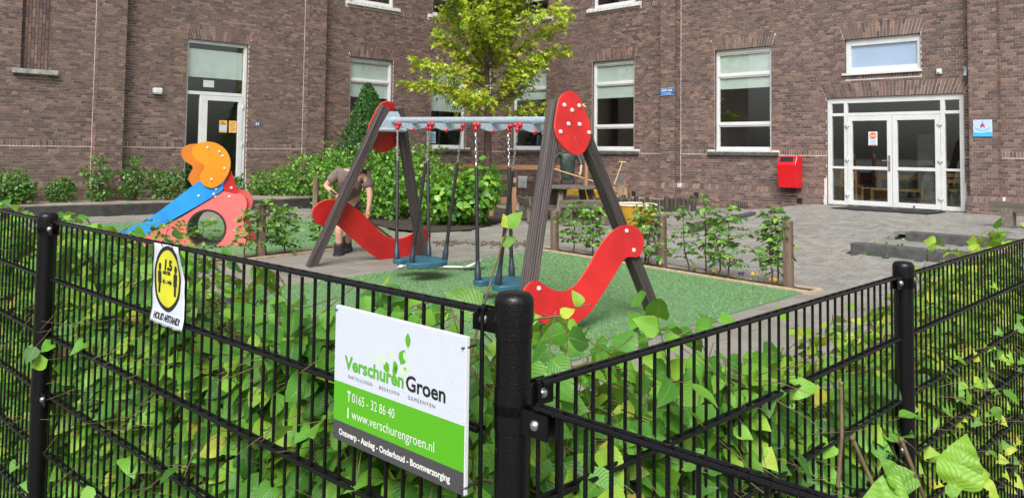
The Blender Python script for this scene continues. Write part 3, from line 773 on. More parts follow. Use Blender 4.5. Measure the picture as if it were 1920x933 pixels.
def frame_bar(m, W, a0, a1, z0, z1, o0, o1): W.hexa(m, a0, a1, o0, o1, z0, z1, True)
def window(W, op, bars, head=.11, blind=None, sill=True, upper=False, tilt=()):
    """bars: heights of the transoms; each light a pane of glass of its own"""
    a0, a1, z0, z1 = op; rec = -.09; fw = .058
    m = MB()
    frame_bar(m, W, a0 + .004, a0 + fw, z0 + .003, z1 - head, rec - .07, rec); frame_bar(m, W, a1 - fw, a1 - .004, z0 + .003, z1 - head, rec - .07, rec)
    frame_bar(m, W, a0 + .004, a1 - .004, z1 - head, z1 - .004, rec - .075, rec + .004); frame_bar(m, W, a0 + fw, a1 - fw, z0 + .003, z0 + .085, rec - .07, rec - .002)
    frame_bar(m, W, a0 + .004, a1 - .004, z0 - .01, z0 + .045, rec - .06, rec + .028)
    for b in bars: frame_bar(m, W, a0 + fw, a1 - fw, b - .03, b + .03, rec - .068, rec - .002)
    f = m.build('window', m_white, school, bevel=.004)
    zs = [z0 + .085] + [v for b in bars for v in (b - .03, b + .03)] + [z1 - head]
    for i in range(0, len(zs), 2):
        lo, hi = zs[i], zs[i + 1]
        sash = MB(); s = .03                                 # glazing bead round each pane
        for q in ((a0 + fw, a1 - fw, lo, lo + s), (a0 + fw, a1 - fw, hi - s, hi), (a0 + fw, a0 + fw + s, lo + s, hi - s), (a1 - fw - s, a1 - fw, lo + s, hi - s)): frame_bar(sash, W, *q, rec - .062, rec - .016)
        sash.build('frame', m_white, f)
        p = MB(); W.quad(p, [(a0 + fw + s, rec - .035, lo + s), (a1 - fw - s, rec - .035, lo + s), (a1 - fw - s, rec - .035, hi - s), (a0 + fw + s, rec - .035, hi - s)]); p.build('pane', m_glass, f)
    if blind:
        b = MB(); frame_bar(b, W, a0 + .07, a1 - .07, blind, z1 - .1, rec - .064, rec - .060); frame_bar(b, W, a0 + .07, a1 - .07, blind - .02, blind, rec - .068, rec - .056); b.build('blind', m_blind, f)
    if sill:
        s = MB(); W.hexa(s, a0 - .18, a1 + .18, -.05, .075, z0 - .105, z0 - .012, True)
        s.build('sill', m_sillwhite if upper else m_darksill, f, bevel=.008)
    return f
for i, o in enumerate(R_win): window(WR, o, (2.245, 3.475), blind=(3.15, 3.08, 3.16)[i])
for i, o in enumerate(L_win): window(WL, o, (2.245, 3.475), blind=(2.75, 3.02)[i])
for o in R_up: window(WR, o, (6.3, 7.1), upper=True)
for o in L_up: window(WL, o, (6.3, 7.1), upper=True)
# small window above the entrance: one bluish light
a0, a1, z0, z1 = R_small
m = MB(); rec = -.07
for q in ((a0 + .004, a0 + .11, z0 + .01, z1 - .01), (a1 - .09, a1 - .004, z0 + .01, z1 - .01), (a0 + .11, a1 - .09, z1 - .15, z1 - .004), (a0 + .11, a1 - .09, z0 + .01, z0 + .13)): frame_bar(m, WR, *q, rec - .07, rec)
f = m.build('window', m_white, school, bevel=.005)
m = MB(); WR.quad(m, [(a0 + .11, rec - .03, z0 + .13), (a1 - .09, rec - .03, z0 + .13), (a1 - .09, rec - .03, z1 - .15), (a0 + .11, rec - .03, z1 - .15)]); m.build('pane', m_glass, f)
m_bluefilm = M('pale_blue_blind', (.33, .43, .62), (.37, .47, .66), 3, .6)
m = MB(); frame_bar(m, WR, a0 + .1, a1 - .08, z0 + .1, z1 - .12, rec - .06, rec - .05); m.build('blind', m_bluefilm, f)
m = MB(); WR.hexa(m, a0 - .05, a1 + .02, -.06, .05, z0 - .045, z0 + .005, True); m.build('sill', m_white, f, bevel=.004)
# sill and bricked panel of the blind window
m = MB(); WL.hexa(m, 12.79, 13.63, -.05, .12, 3.0, 3.1, True); m.build('sill', m_stone, school, bevel=.008)
# entrance doors on the right wing
a0, a1, z0, z1 = R_door; z0 = .395; rec = -.05
def lights(W, f, a, b, lo, hi, s=.0, o=rec - .03, nm='pane'):
    p = MB(); W.quad(p, [(a, o, lo), (b, o, lo), (b, o, hi), (a, o, hi)]); return p.build(nm, m_glass, f)
m = MB(); J = .085
A = [a0 + .004, a0 + .10, a0 + .375, a0 + .455, a1 - .455, a1 - .37, a1 - .10, a1 - .004]
zt0, zt1, zm0, zm1 = 2.385, 2.45, 1.205, 1.255
frame_bar(m, WR, A[0], A[7], 2.67, z1 - .005, rec - .08, rec)
for k in (0, 2, 4, 6): frame_bar(m, WR, A[k], A[k + 1], z0, 2.67, rec - .08, rec)
for k in (1, 3, 5): frame_bar(m, WR, A[k], A[k + 1], zt0, zt1, rec - .078, rec - .002)
for k in (1, 5): frame_bar(m, WR, A[k], A[k + 1], z0, z0 + .09, rec - .078, rec - .002); frame_bar(m, WR, A[k], A[k + 1], zm0, zm1, rec - .078, rec - .002)
ent = m.build('entrance_frame', m_white, school, bevel=.005)
for k in (1, 3, 5): lights(WR, ent, A[k], A[k + 1], zt1, 2.67)
for k in (1, 5): lights(WR, ent, A[k], A[k + 1], z0 + .09, zm0); lights(WR, ent, A[k], A[k + 1], zm1, zt0)
mid = (A[3] + A[4]) / 2
for side, (l, r) in (('l', (A[3] + .004, mid - .004)), ('r', (mid + .004, A[4] - .004))):
    d = MB(); st = .10
    for q in ((l, l + st, z0 + .012, zt0 - .006), (r - st, r, z0 + .012, zt0 - .006), (l + st, r - st, zt0 - .115, zt0 - .006), (l + st, r - st, z0 + .012, z0 + .115), (l + st, r - st, zm0 - .01, zm1 + .01)): frame_bar(d, WR, *q, rec - .055, rec + .014)
    dr = d.build('door', m_white, school, bevel=.004)
    lights(WR, dr, l + st, r - st, z0 + .115, zm0 - .01); lights(WR, dr, l + st, r - st, zm1 + .01, zt0 - .115)
    hx = l if side == 'l' else r
    for hz in (.62, 1.40, 2.16):
        h = MB(); frame_bar(h, WR, hx - .045, hx + .045, hz, hz + .05, rec + .012, rec + .04); h.tube([WR.p(hx, rec + .035, hz - .03), WR.p(hx, rec + .035, hz + .08)], .014, 8); h.build('hinge', m_white, dr)
    if side == 'l':
        h = MB(); frame_bar(h, WR, r - .075, r - .03, 1.18, 1.52, rec + .014, rec + .03); h.tube([WR.p(r - .052, rec + .03, 1.40), WR.p(r - .052, rec + .075, 1.40), WR.p(r - .18, rec + .075, 1.40)], .012, 8); h.build('handle', m_steel, dr, smooth=40)
    else:
        h = MB(); frame_bar(h, WR, mid + .42, mid + .46, .43, .47, rec + .014, rec + .04); h.build('door_stop', m_steel, dr)
# tall door with window above on the left wing
a0, a1, z0, z1 = L_door; z0 = .36; rec = -.07
m = MB(); dl0, dl1 = a0 + .10, a1 - .44                       # (a grows to the viewer's left)
frame_bar(m, WL, a0 + .004, a0 + .085, z0, z1 - .09, rec - .08, rec); frame_bar(m, WL, a1 - .06, a1 - .004, z0, z1 - .09, rec - .08, rec)
frame_bar(m, WL, a0 + .004, a1 - .004, z1 - .09, z1 - .004, rec - .08, rec + .003)
frame_bar(m, WL, a0 + .085, a1 - .06, 2.79, 2.87, rec - .078, rec - .002)
frame_bar(m, WL, dl1, dl1 + .07, z0, 2.79, rec - .078, rec - .002); frame_bar(m, WL, dl1 + .07, a1 - .06, z0, z0 + .09, rec - .078, rec - .002)
fr = m.build('door_frame', m_white, school, bevel=.005)
lights(WL, fr, a0 + .085, a1 - .06, 2.87, z1 - .09, o=rec - .03); lights(WL, fr, dl1 + .07, a1 - .06, z0 + .09, 2.79, o=rec - .03)
b = MB(); frame_bar(b, WL, a0 + .10, a1 - .08, 3.22, z1 - .22, rec - .064, rec - .06); b.build('blind', m_blind, fr)
d = MB(); st = .11; l, r = a0 + .09, dl1 - .005
for q in ((l, l + st, z0 + .012, 2.78), (r - st, r, z0 + .012, 2.78), (l + st, r - st, 2.66, 2.78), (l + st, r - st, z0 + .012, z0 + .15)): frame_bar(d, WL, *q, rec - .055, rec + .014)
dr = d.build('door', m_white, school, bevel=.004); lights(WL, dr, l + st, r - st, z0 + .15, 2.66, o=rec - .03)
for hz in (.7, 1.55, 2.5):
    h = MB(); h.tube([WL.p(l, rec + .03, hz), WL.p(l, rec + .03, hz + .1)], .014, 8); h.build('hinge', m_white, dr)
h = MB(); h.tube([WL.p(r - .06, rec + .02, 1.40), WL.p(r - .06, rec + .07, 1.40), WL.p(r - .2, rec + .07, 1.40)], .012, 8); h.build('handle', m_steel, dr, smooth=40)
# drainpipe in the inner corner, vents
m = MB(); m.tube([(CORN + NL * .09 + NR * .09 + V((0, 0, z))) for z in (0.05, 3, 6, 9.2)], .048, 12)
for z in (1.2, 3.0, 4.9, 6.7): m.lathe([(.056, -.03), (.058, 0), (.056, .03)], CORN + NL * .09 + NR * .09 + V((0, 0, z)), 12)
m.build('drainpipe', m_pipe, school, smooth=40)
for v in VENTR: m = MB(); WR.hexa(m, v[0] - .004, v[1] + .004, .03, .0585, v[2] - .03, v[3] + .03, True); m.build('air_vent', m_hole, school)
for i in range(6): m = MB(); WR.hexa(m, 9.02 + i * .055, 9.045 + i * .055, .05, .063, .18, .33, True); m.build('vent_slot', m_hole, school)
m = MB(); WR.hexa(m, 1.45, 1.80, 0, .085, .36, .72, True)
vent = m.build('wall_vent', m_louver, school)
for i in range(6): m = MB(); WR.hexa(m, 1.47, 1.78, .085, .10, .385 + i * .055, .415 + i * .055, True); m.build('slat', m_louver, vent)
# expansion joints: pale sealant lines in the pilasters' corners
for W, a in ((WL, 12.055), (WL, 6.875), (WR, 7.385)): m = MB(); W.hexa(m, a - .004, a + .004, -.01, .006, .74, ZW, True); m.build('sealant_joint', m_mortar, school)
# inside the entrance hall, seen through the panes
t = thing('hall_bench', 'long varnished wooden bench inside the hall behind the left entrance door', 'bench', tuple(WR.p(12.25, -1.4, .36)))
m = MB(); WR.hexa(m, 11.75, 12.9, -1.7, -1.25, .70, .75, True); m.build('seat', m_indoorwood, t)
for z in (.95, 1.12): m = MB(); WR.hexa(m, 11.75, 12.9, -1.76, -1.72, z, z + .12, True); m.build('slat', m_indoorwood, t)
for a in (11.75, 12.84):
    m = MB(); WR.hexa(m, a, a + .06, -1.3, -1.24, .34, .70, True); m.build('leg', m_indoorwood, t); m = MB(); WR.hexa(m, a, a + .06, -1.79, -1.73, .34, 1.25, True); m.build('leg', m_indoorwood, t)
for aa, lb in ((11.5, 'beech chair inside the hall behind the left sidelight of the entrance'), (13.72, 'beech chair inside the hall behind the right sidelight of the entrance')):
    t = thing('chair', lb, 'chair', tuple(WR.p(aa, -.8, .34)), 'chairs in the entrance hall')
    m = MB(); WR.hexa(m, aa - .19, aa + .19, -1.0, -.62, .78, .82, True); m.build('seat', m_indoorwood, t)
    for z in (.95, 1.07): m = MB(); WR.hexa(m, aa - .19, aa + .19, -.64, -.61, z, z + .08, True); m.build('slat', m_indoorwood, t)
    for a in (aa - .19, aa + .15):
        m = MB(); WR.hexa(m, a, a + .04, -.64, -.60, .34, 1.18, True); m.build('leg', m_indoorwood, t); m = MB(); WR.hexa(m, a, a + .04, -1.0, -.96, .34, .78, True); m.build('leg', m_indoorwood, t)
m = MB(); WR.hexa(m, 13.30, 13.44, -1.2, -1.0, .34, 4.55, True); m.build('column', m_ochre, school)
m_grey = M('grey_door', (.16, .17, .17), (.2, .21, .21), 2, .5)
m = MB(); WR.hexa(m, 12.72, 13.28, -1.5, -1.45, .34, 2.0, True); m.build('inner_door', m_grey, school)

m = MB(); WL.hexa(m, L_door[0] - .02, L_door[1] + .02, -.2, .10, -.2, .352, True); m.build('threshold', m_stone, school, bevel=.01)
# ------------------------------------------------------------------ things fixed to the walls
def wall_box(name, label, cat, W, a, z, wd, ht, dp, mat, o0=0., bevel=.01):
    m = MB(); W.hexa(m, a - wd / 2, a + wd / 2, o0 + .002, o0 + dp, z - ht / 2, z + ht / 2, True)
    t = thing(name, label, cat, tuple(W.p(a, o0, z))); o = m.build('body', mat, t, bevel=bevel); return t, o
t, _ = wall_box('wall_lamp', 'small white lamp box on the left brick wall beside the tall door', 'lamp', WL, 10.70, 2.81, .19, .13, .14, m_white, bevel=.02)
m = MB(); WL.hexa(m, 10.62, 10.78, .03, .13, 2.735, 2.748, True); m.build('lens', m_paper, t)
t, _ = wall_box('motion_sensor', 'small square white sensor above the right end of the entrance arch', 'sensor', WR, 13.63, 3.26, .10, .11, .06, m_white)
m = MB(); m.ball(WR.p(13.63, .06, 3.25), .03, 10, 6); m.build('lens', m_paper, t, smooth=180)
t, _ = wall_box('security_camera', 'tiny grey camera on the wall at the corner of the entrance arch', 'camera', WR, 14.12, 3.27, .07, .12, .05, m_pipe)
m = MB(); m.tube([WR.p(14.12, .04, 3.20), WR.p(14.14, .15, 3.16)], .03, 10); m.build('camera_head', m_white, t, smooth=40)
# red litter bin
t = thing('litter_bin', 'red litter bin with sloping hooded top fixed to the wall left of the entrance', 'bin', tuple(WR.p(10.5, 0, .75)))
W = WR; a0, a1 = 10.27, 10.72
m = MB()
def P(a, o, z): return W.p(a, o, z)
prof = [(0.07, .74), (.36, .74), (.44, 1.27), (.40, 1.33), (.33, 1.47), (.07, 1.47)]        # (out, z) side outline
m.prism([P(a0, o, z) for o, z in prof], W.u * (a1 - a0)); m.build('body', m_binred, t, bevel=.012)
m = MB(); W.quad(m, [(a0 + .05, .4025, 1.345), (a1 - .08, .4025, 1.345), (a1 - .08, .344, 1.455), (a0 + .05, .344, 1.455)]); m.build('opening', m_hole, t)
m = MB(); W.hexa(m, a0 + .12, a1 - .12, .062, .068, .8, 1.4, True); W.hexa(m, a0 + .2, a1 - .2, 0, .07, .95, 1.05, True); m.build('bracket', m_steel, t)
# school plaque: white and blue, a small figure over an arc of words, a blue wave below
t, _ = wall_box('wall_plaque', 'square white and light blue plaque on the pilaster right of the entrance', 'plaque', WR, 14.465, 2.07, .33, .33, .02, m_bluewhite, .25, .004)
pl = WR.plane(14.465, .272, 2.07)
m = MB(); pl.poly(m, [(-.165, -.165), (.165, -.165), (.165, -.085), (.11, -.07), (.05, -.082), (-.03, -.095), (-.10, -.085), (-.165, -.075)], .001); m.build('blue_wave', m_skyblue, t)
m = MB()
for i in range(-9, 10):
    an = i * .11; c = (.145 * sin(an) , .075 - .125 * cos(an) ); pl.poly(m, [(c[0] - .005, c[1] - .009), (c[0] + .005, c[1] - .009), (c[0] + .005, c[1] + .009), (c[0] - .005, c[1] + .009)], .0014)
pl.poly(m, [(-.02, .115), (.02, .115), (.012, .135), (-.012, .135)], .0014); m.build('lettering', m_skyblue, t)
m = MB(); pl.poly(m, disc((.0, .075), .022, 12), .0016); pl.poly(m, [(-.05, .055), (-.02, .03), (.02, .03), (.05, .055), (.02, .06), (-.02, .06)], .0014); pl.poly(m, disc((-.03, .012), .012, 10), .0015); pl.poly(m, disc((.03, .012), .012, 10), .0015); m.build('emblem', m_redcap, t)
# blue street name plate
t, _ = wall_box('street_name_plate', 'small blue street name plate with white lettering on the brick pilaster', 'sign', WR, 7.12, 3.12, .42, .20, .015, m_streetblue, .25, .004)
pl = WR.plane(7.12, .267, 3.12); m = MB()
for q in ((-.2, .2, .085, .092), (-.2, .2, -.092, -.085)): pl.poly(m, [(q[0], q[2]), (q[1], q[2]), (q[1], q[3]), (q[0], q[3])], .001)

for i in range(13):                                          # too small to read: strokes where the letters stand
    if i == 7: continue
    a = -.165 + i * .026; pl.poly(m, [(a, .012), (a + .018, .012), (a + .018, .058 if i % 3 else .05), (a, .058)], .001)
for i in range(14):
    if i in (2, 5, 10): continue
    a = -.14 + i * .02; pl.poly(m, [(a, -.055), (a + .013, -.055), (a + .013, -.03), (a, -.03)], .001)
m.build('lettering', m_textwhite, t)
# house number 34
t, _ = wall_box('house_number', 'tiny blue house number plate with 34 beside the tall left door', 'sign', WL, 8.17, 2.12, .13, .11, .01, m_streetblue, 0, .002)
pl = WL.plane(8.17, .012, 2.12); m = MB(); pl.text(m, '34', -.05, -.035, .10, .10, .003); m.build('lettering', m_textwhite, t)
# papers on the panes
def paper(name, label, cat, W, a, o, z, wd, ht, mat): 
    m = MB(); W.hexa(m, a - wd / 2, a + wd / 2, o, o + .003, z - ht / 2, z + ht / 2, True); c = W.p(a, o, z)
    ob = m.build(name, mat, None, org=c); tag(ob, label, cat); return ob, W.plane(a, o + .004, z)
m_orangepaper = M('orange_paper', (.70, .40, .10), None, rough=.6); m_stoporange = M('sticker_orange', (.72, .14, .02), None, rough=.4)
def child_mesh(m, name, mat, par): return m.build(name, mat, par)
o, pl = paper('notice_sheet', 'orange sheet with a pale blue block on the left door, left of two', 'notice', WL, 9.02, -.097, 2.03, .20, .30, m_orangepaper)
m = MB(); pl.poly(m, [(-.098, -.10), (.098, -.10), (.098, .02), (-.098, .02)], .001); m.build('blue_block', m_bluewhite, o)
m = MB()
for i in range(4): pl.poly(m, [(-.07, .05 + i * .02), (.07 - i * .02, .05 + i * .02), (.07 - i * .02, .058 + i * .02), (-.07, .058 + i * .02)], .001)
m.build('lettering', m_textblack, o)
o, pl = paper('notice_sheet', 'plain orange sheet with dark lines of print on the left door, right of two', 'notice', WL, 8.77, -.097, 2.03, .20, .30, m_orangepaper)
m = MB()
for i in range(5): pl.poly(m, [(-.07, .10 - i * .05), (.07 - (i % 3) * .02, .10 - i * .05), (.07 - (i % 3) * .02, .106 - i * .05), (-.07, .106 - i * .05)], .001)
m.build('lettering', m_textblack, o)
paper('window_card', 'pale green card stuck low on the pane above the tall left door', 'notice', WL, 9.42, -.097, 3.07, .27, .17, m_blind)
o, pl = paper('stop_sticker', 'white sticker with an orange STOP disc on the left entrance door', 'sticker', WR, 12.25, -.077, 1.88, .19, .30, m_paper)
m = MB(); pl.poly(m, disc((0, .06), .075, 20), .001); pl.poly(m, [(-.07, -.14), (.07, -.14), (.07, -.125), (-.07, -.125)], .001); m.build('disc', m_stoporange, o)
m = MB(); pl.text(m, 'STOP', -.06, .04, .05, .12, .002, h=.002); m.build('lettering', m_textwhite, o)
m = MB()
for i in range(3): pl.poly(m, [(-.06, -.045 - i * .03), (.06, -.045 - i * .03), (.06, -.035 - i * .03), (-.06, -.035 - i * .03)], .001)
m.build('small_print', m_skyblue, o)
o, pl = paper('window_poster', 'white printed poster low inside the window left of the tree trunk', 'poster', WL, 2.28, -.13, 1.90, .22, .36, m_paper)
m = MB()
for i in range(3):
    for j in range(3): pl.poly(m, [(-.08 + i * .055, -.13 + j * .09), (-.04 + i * .055, -.13 + j * .09), (-.04 + i * .055, -.07 + j * .09), (-.08 + i * .055, -.07 + j * .09)], .001)
m.build('print', m_skyblue, o)
# door mat, steps, kerb
def on_ground(pts, dz=0): return [V((x, y, gz(x, y) + dz)) for x, y in pts]
m = MB(); c = [WR.p(a, o, .402) for a, o in ((12.05, .55), (13.85, .50), (13.80, 1.38), (11.95, 1.43))]; m.prism(c, (0, 0, .016))
o = m.build('door_mat', m_mat, None, org=WR.p(12.9, .95, .40)); tag(o, 'large black door mat lying on the pavers before the entrance doors', 'mat')
for (lo, o_, zt, lab, n0) in ((14.45, 5.33, .39, 'upper of two grey concrete steps beside the paved ramp', 14.72), (14.45, 6.33, .265, 'lower and longer of two grey concrete steps beside the paved ramp', 14.32)):
    t = thing('concrete_step', lab, 'step', tuple(WR.p(n0, o_, zt - .14)), 'steps beside the ramp')
    for k in range(4):
        m = MB(); a = n0 + k * 1.0; WR.hexa(m, a + .003, a + .997, o_ - .20 + .03 * 0, o_ + .035 + k * .0, zt - .18, zt + .004, True); m.build('kerb_stone', m_kerb, t, bevel=.012)
kt = thing('ramp_kerb', 'dark sloping concrete kerb along the left edge of the paved ramp', 'kerb', tuple(WR.p(10.9, 5, .2)))
ka, kb = V((3.05, 13.25, 0)), V((4.72, 15.05, 0))
for k in range(3):
    p, q = ka.lerp(kb, k / 3 + .002), ka.lerp(kb, (k + 1) / 3 - .002); sd = V((-(kb - ka).y, (kb - ka).x, 0)).normalized() * .12
    zp, zq = .29 + .11 * k / 3, .29 + .11 * (k + 1) / 3
    m = MB(); top = [p + V((0, 0, zp)), q + V((0, 0, zq)), q + sd + V((0, 0, zq)), p + sd + V((0, 0, zp))]
    m.hexa(top + [a - V((0, 0, .35)) for a in top]); m.build('kerb_stone', m_kerb, kt, bevel=.012)
# raised bed along the left wing
t = thing('raised_bed', 'low dark-edged raised bed with gritty top along the left brick wall', 'planter', (-7.2, 17.6, 0))
m = MB(); m.prism([(x, y, -.1) for x, y in TERR], (0, 0, .40)); m.build('edging', m_bed, t, bevel=.03)
cx = sum(p[0] for p in TERR) / len(TERR); cy = sum(p[1] for p in TERR) / len(TERR)
m = MB(); m.prism([(cx + (x - cx) * .985, cy + (y - cy) * .985, .28) for x, y in TERR], (0, 0, .035)); m.build('bed_top', m_bedtop, t)
# log palisade round the sand bed, right of the tree
t = thing('log_palisade', 'row of short dark round logs edging the sand bed before the right wall', 'palisade', (3, 18, .05))
path = [(1.75, 18.42), (2.3, 18.22), (2.9, 18.08), (3.5, 18.02), (4.0, 18.1), (4.28, 18.35), (4.38, 18.7), (4.42, 19.1)]
pts = []; 
for (xa, ya), (xb, yb) in zip(path, path[1:]):
    n = max(1, round(hypot(xb - xa, yb - ya) / .112))
    pts += [(xa + (xb - xa) * i / n, ya + (yb - ya) * i / n) for i in range(n)]
lm = MB(); lm.lathe([(.054, -.2), (.055, .30), (.048, .318)], (0, 0, 0), 10); lme = lm.mesh('log', [m_log])
for x, y in pts:
    h = random.uniform(-.06, .05); mw = Matrix.Translation((x, y, gz(x, y) + h)) @ Euler((random.uniform(-.06, .06), random.uniform(-.06, .06), random.uniform(0, 6))).to_matrix().to_4x4(); link('log', lme, t, mw)
m = MB(); m.prism([(x, y, 0) for x, y in SANDPIT], (0, 0, .30)); s = m.build('sand_bed', m_bedtop, None); s['kind'] = 'structure'
# stump with a spade leaning on it
sc = V((2.86, 20.4, .29))
m = MB(); prof = [(.30, -.05), (.27, .1), (.25, .25), (.265, .36), (.22, .372)]
for r, h in prof: pass
vs = []; fs = []; n = 28
for i, (r, h) in enumerate(prof):
    for k in range(n):
        rr = r * (1 + .10 * sin(k * 3.3) * (h < .3) + .07 * sin(k * 7.1 + i)); vs.append((sc.x + rr * cos(2 * pi * k / n), sc.y + rr * sin(2 * pi * k / n), sc.z + h))
for i in range(len(prof) - 1):
    for k in range(n): fs.append((i * n + k, i * n + (k + 1) % n, (i + 1) * n + (k + 1) % n, (i + 1) * n + k))
fs.append(tuple((len(prof) - 1) * n + k for k in range(n)))
st = thing('tree_stump', 'rough tree stump with peeling bark on the sand bed before the right wall', 'stump', tuple(sc))
m.add(vs, fs); m.build('trunk', m_stump, st, smooth=50)
m = MB(); m.lathe([(.262, .0), (.265, .012), (.25, .02)], sc + V((0, 0, .362)), 24); m.build('cut_top', m_logend, st)
t = thing('leaning_spade', 'spade with pale handle and dark blade standing upright on the stump', 'spade', tuple(sc + V((0, 0, .38))))
b0 = sc + V((-.18, -.1, .385)); hd = V((.34, .02, .94)).normalized()
m = MB(); m.tube([b0, b0 + hd * .62], .016, 8); m.build('shaft', m_stickwood, t, smooth=40)
m = MB(); e = b0 + hd * .62; m.tube([e - V((.09, 0, -.0)), e + V((.09, 0, .0))], .016, 8); m.build('handle', m_stickwood, t, smooth=40)
m = MB(); q = sc + V((-.03, -.12, .385)); m.prism([q + V((-.09, 0, 0)), q + V((.09, 0, 0)), q + V((.11, .02, .25)), q + V((.03, .02, .27)), q + V((-.07, .02, .26))], (0, .012, 0)); m.build('blade', m_darkblade, t)
# picnic table with benches, tub and barrow
def picnic(t, c, R, top_z, top_r, bench_z, m_):
    """octagonal top on trestles with four separate bench seats"""
    oc = [(top_r * cos(radians(22.5 + 45 * k)), top_r * sin(radians(22.5 + 45 * k))) for k in range(8)]
    n = 6
    for i in range(n):                                       # the top's boards
        y0, y1 = -top_r * .924 + 2 * top_r * .924 * i / n + .004, -top_r * .924 + 2 * top_r * .924 * (i + 1) / n - .004
        def xm(y): a = abs(y); h = top_r * .383; return top_r * .924 if a < h else top_r * .924 - (a - h)
        ps = [(-xm(y0), y0), (xm(y0), y0), (xm(y1), y1), (-xm(y1), y1)]
        m = MB(); m.prism([c + R @ V((x, y, top_z - .04)) for x, y in ps], (0, 0, .04)); m.build('board', m_, t, bevel=.004)
    for a in (45, 135, 225, 315):
        d = V((cos(radians(a)), sin(radians(a)), 0))
        beam('leg', c + R @ (d * .62), c + R @ (d * .38) + V((0, 0, top_z - .04)), .10, .12, m_, t, side=R @ d)
    for a in (0, 90, 180, 270):
        d = V((cos(radians(a)), sin(radians(a)), 0)); e = V((-d.y, d.x, 0))
        for k in range(2): beam('seat_board', c + R @ (d * (top_r + .22 + k * .15) - e * (.5 + k * .06)) + V((0, 0, bench_z)), c + R @ (d * (top_r + .22 + k * .15) + e * (.5 + k * .06)) + V((0, 0, bench_z)), .04, .14, m_, t)
        for sg in (-1, 1): beam('bench_leg', c + R @ (d * (top_r + .30) + e * sg * .38), c + R @ (d * (top_r + .30) + e * sg * .38) + V((0, 0, bench_z - .02)), .10, .16, m_, t)
        beam('brace', c + R @ (d * .3) + V((0, 0, .26)), c + R @ (d * (top_r + .40)) + V((0, 0, .26)), .05, .10, m_, t)
c = V((1.27, 16.1, gz(1.27, 16.1))); R45 = Matrix.Rotation(radians(12), 3, 'Z')
t = thing('picnic_table', 'weathered octagonal wooden picnic table with benches behind the swing', 'picnic table', tuple(c)); picnic(t, c, R45, .70, .66, .40, m_table)
c = WR.p(16.25, 3.15, .31)
t = thing('picnic_table', 'dark wooden picnic table with thick bench legs at the right edge beside the entrance', 'picnic table', tuple(c)); 
e1, e2 = WR.u, WR.n
for k in range(2): beam('seat_board', c + e1 * -.95 + e2 * (-.02 + k * .17) + V((0, 0, .41)), c + e1 * 1.3 + e2 * (-.02 + k * .17) + V((0, 0, .41)), .05, .16, m_table, t)
for a in (-.7, .0, .85): 
    for k in (0,): beam('bench_leg', c + e1 * a + e2 * .06, c + e1 * a + e2 * .06 + V((0, 0, .385)), .24, .16, m_logend, t, side=e1)
for k in range(5): beam('board', c + e1 * -.35 - e2 * (.35 + k * .17) + V((0, 0, .70)), c + e1 * 1.3 - e2 * (.35 + k * .17) + V((0, 0, .70)), .05, .16, m_table, t)
for a in (.2, 1.1): beam('leg', c + e1 * a - e2 * .7, c + e1 * a - e2 * .7 + V((0, 0, .67)), .12, .5, m_post, t, side=e1)
c = V((2.3, 14.5, gz(2.3, 14.5)))
t = thing('plastic_tub', 'large round yellow tub with a pale rim and brown stains beside the log palisade', 'tub', tuple(c))
m = MB(); m.lathe([(.30, 0), (.34, .12), (.39, .40), (.405, .46)], c, 28); m.lathe([(.385, .455), (.38, .44), (.30, .06), (.05, .05)], c, 28); m.build('body', m_tubyellow, t, smooth=50)
m = MB(); m.tube([c + V((.40 * cos(a), .40 * sin(a), .465)) for a in np.linspace(0, 2 * pi, 29)], .018, 8); m.build('rim', m_tubrim, t, smooth=60)
c = V((1.62, 17.6, gz(1.62, 17.6)))
t = thing('wheelbarrow', 'yellow wheelbarrow tray standing behind the picnic table', 'wheelbarrow', tuple(c))
m = MB(); q = [(-.55, -.30, .55), (.50, -.30, .50), (.50, .30, .50), (-.55, .30, .55)]; b = [(-.25, -.2, .25), (.35, -.2, .25), (.35, .2, .25), (-.25, .2, .25)]
m.hexa([c + V(p) for p in q] + [c + V(p) for p in b]); m.build('tray', m_tubyellow, t, bevel=.02)
m = MB(); m.tube([c + V((-.42, .05 * s_, .18)) for s_ in (-1, 1)], .18, 20); m.build('wheel', m_rubber, t, smooth=40)
for s_ in (-1, 1):
    m = MB(); m.tube([c + V((-.42, .08 * s_, .18)), c + V((.1, .22 * s_, .27)), c + V((.75, .26 * s_, .46))], .016, 8); m.build('handle', m_stickdark, t, smooth=60)
    m = MB(); m.tube([c + V((.3, .22 * s_, .30)), c + V((.34, .24 * s_, .0))], .016, 8); m.build('leg', m_stickdark, t)
# low rail fence at the back, stakes, bag
t = thing('rail_fence', 'low brown wooden rail fence with mesh in front of the corner behind the tree', 'fence', (0, 21, .1))
fa, fb = V((-2.7, 21.1, .1)), V((1.45, 20.6, .1))
fd = (fb - fa)
beam('rail', fa + V((0, 0, .98)), fb + V((0, 0, .98)), .045, .12, m_newwood, t)
for k in (.0, .13, .41, .66, .97): p = fa + fd * k; beam('post', p - V((0, 0, .1)), p + V((0, 0, .96)), .08, .08, m_post, t, side=fd)
beam('bottom_board', fa + V((0, -.06, .10)), fb + V((0, -.06, .10)), .03, .16, m_newwood, t)
m = MB()
for i in range(66): p = fa + fd * (i / 65); m.tube([p + V((0, .03, .15)), p + V((0, .03, .62))], .0025, 4, False)
for i in range(9): m.tube([fa + V((0, .03, .16 + i * .055)), fb + V((0, .03, .16 + i * .055))], .0025, 4, False)
o = m.build('wire_mesh', m_fence, t); o['kind'] = 'stuff'
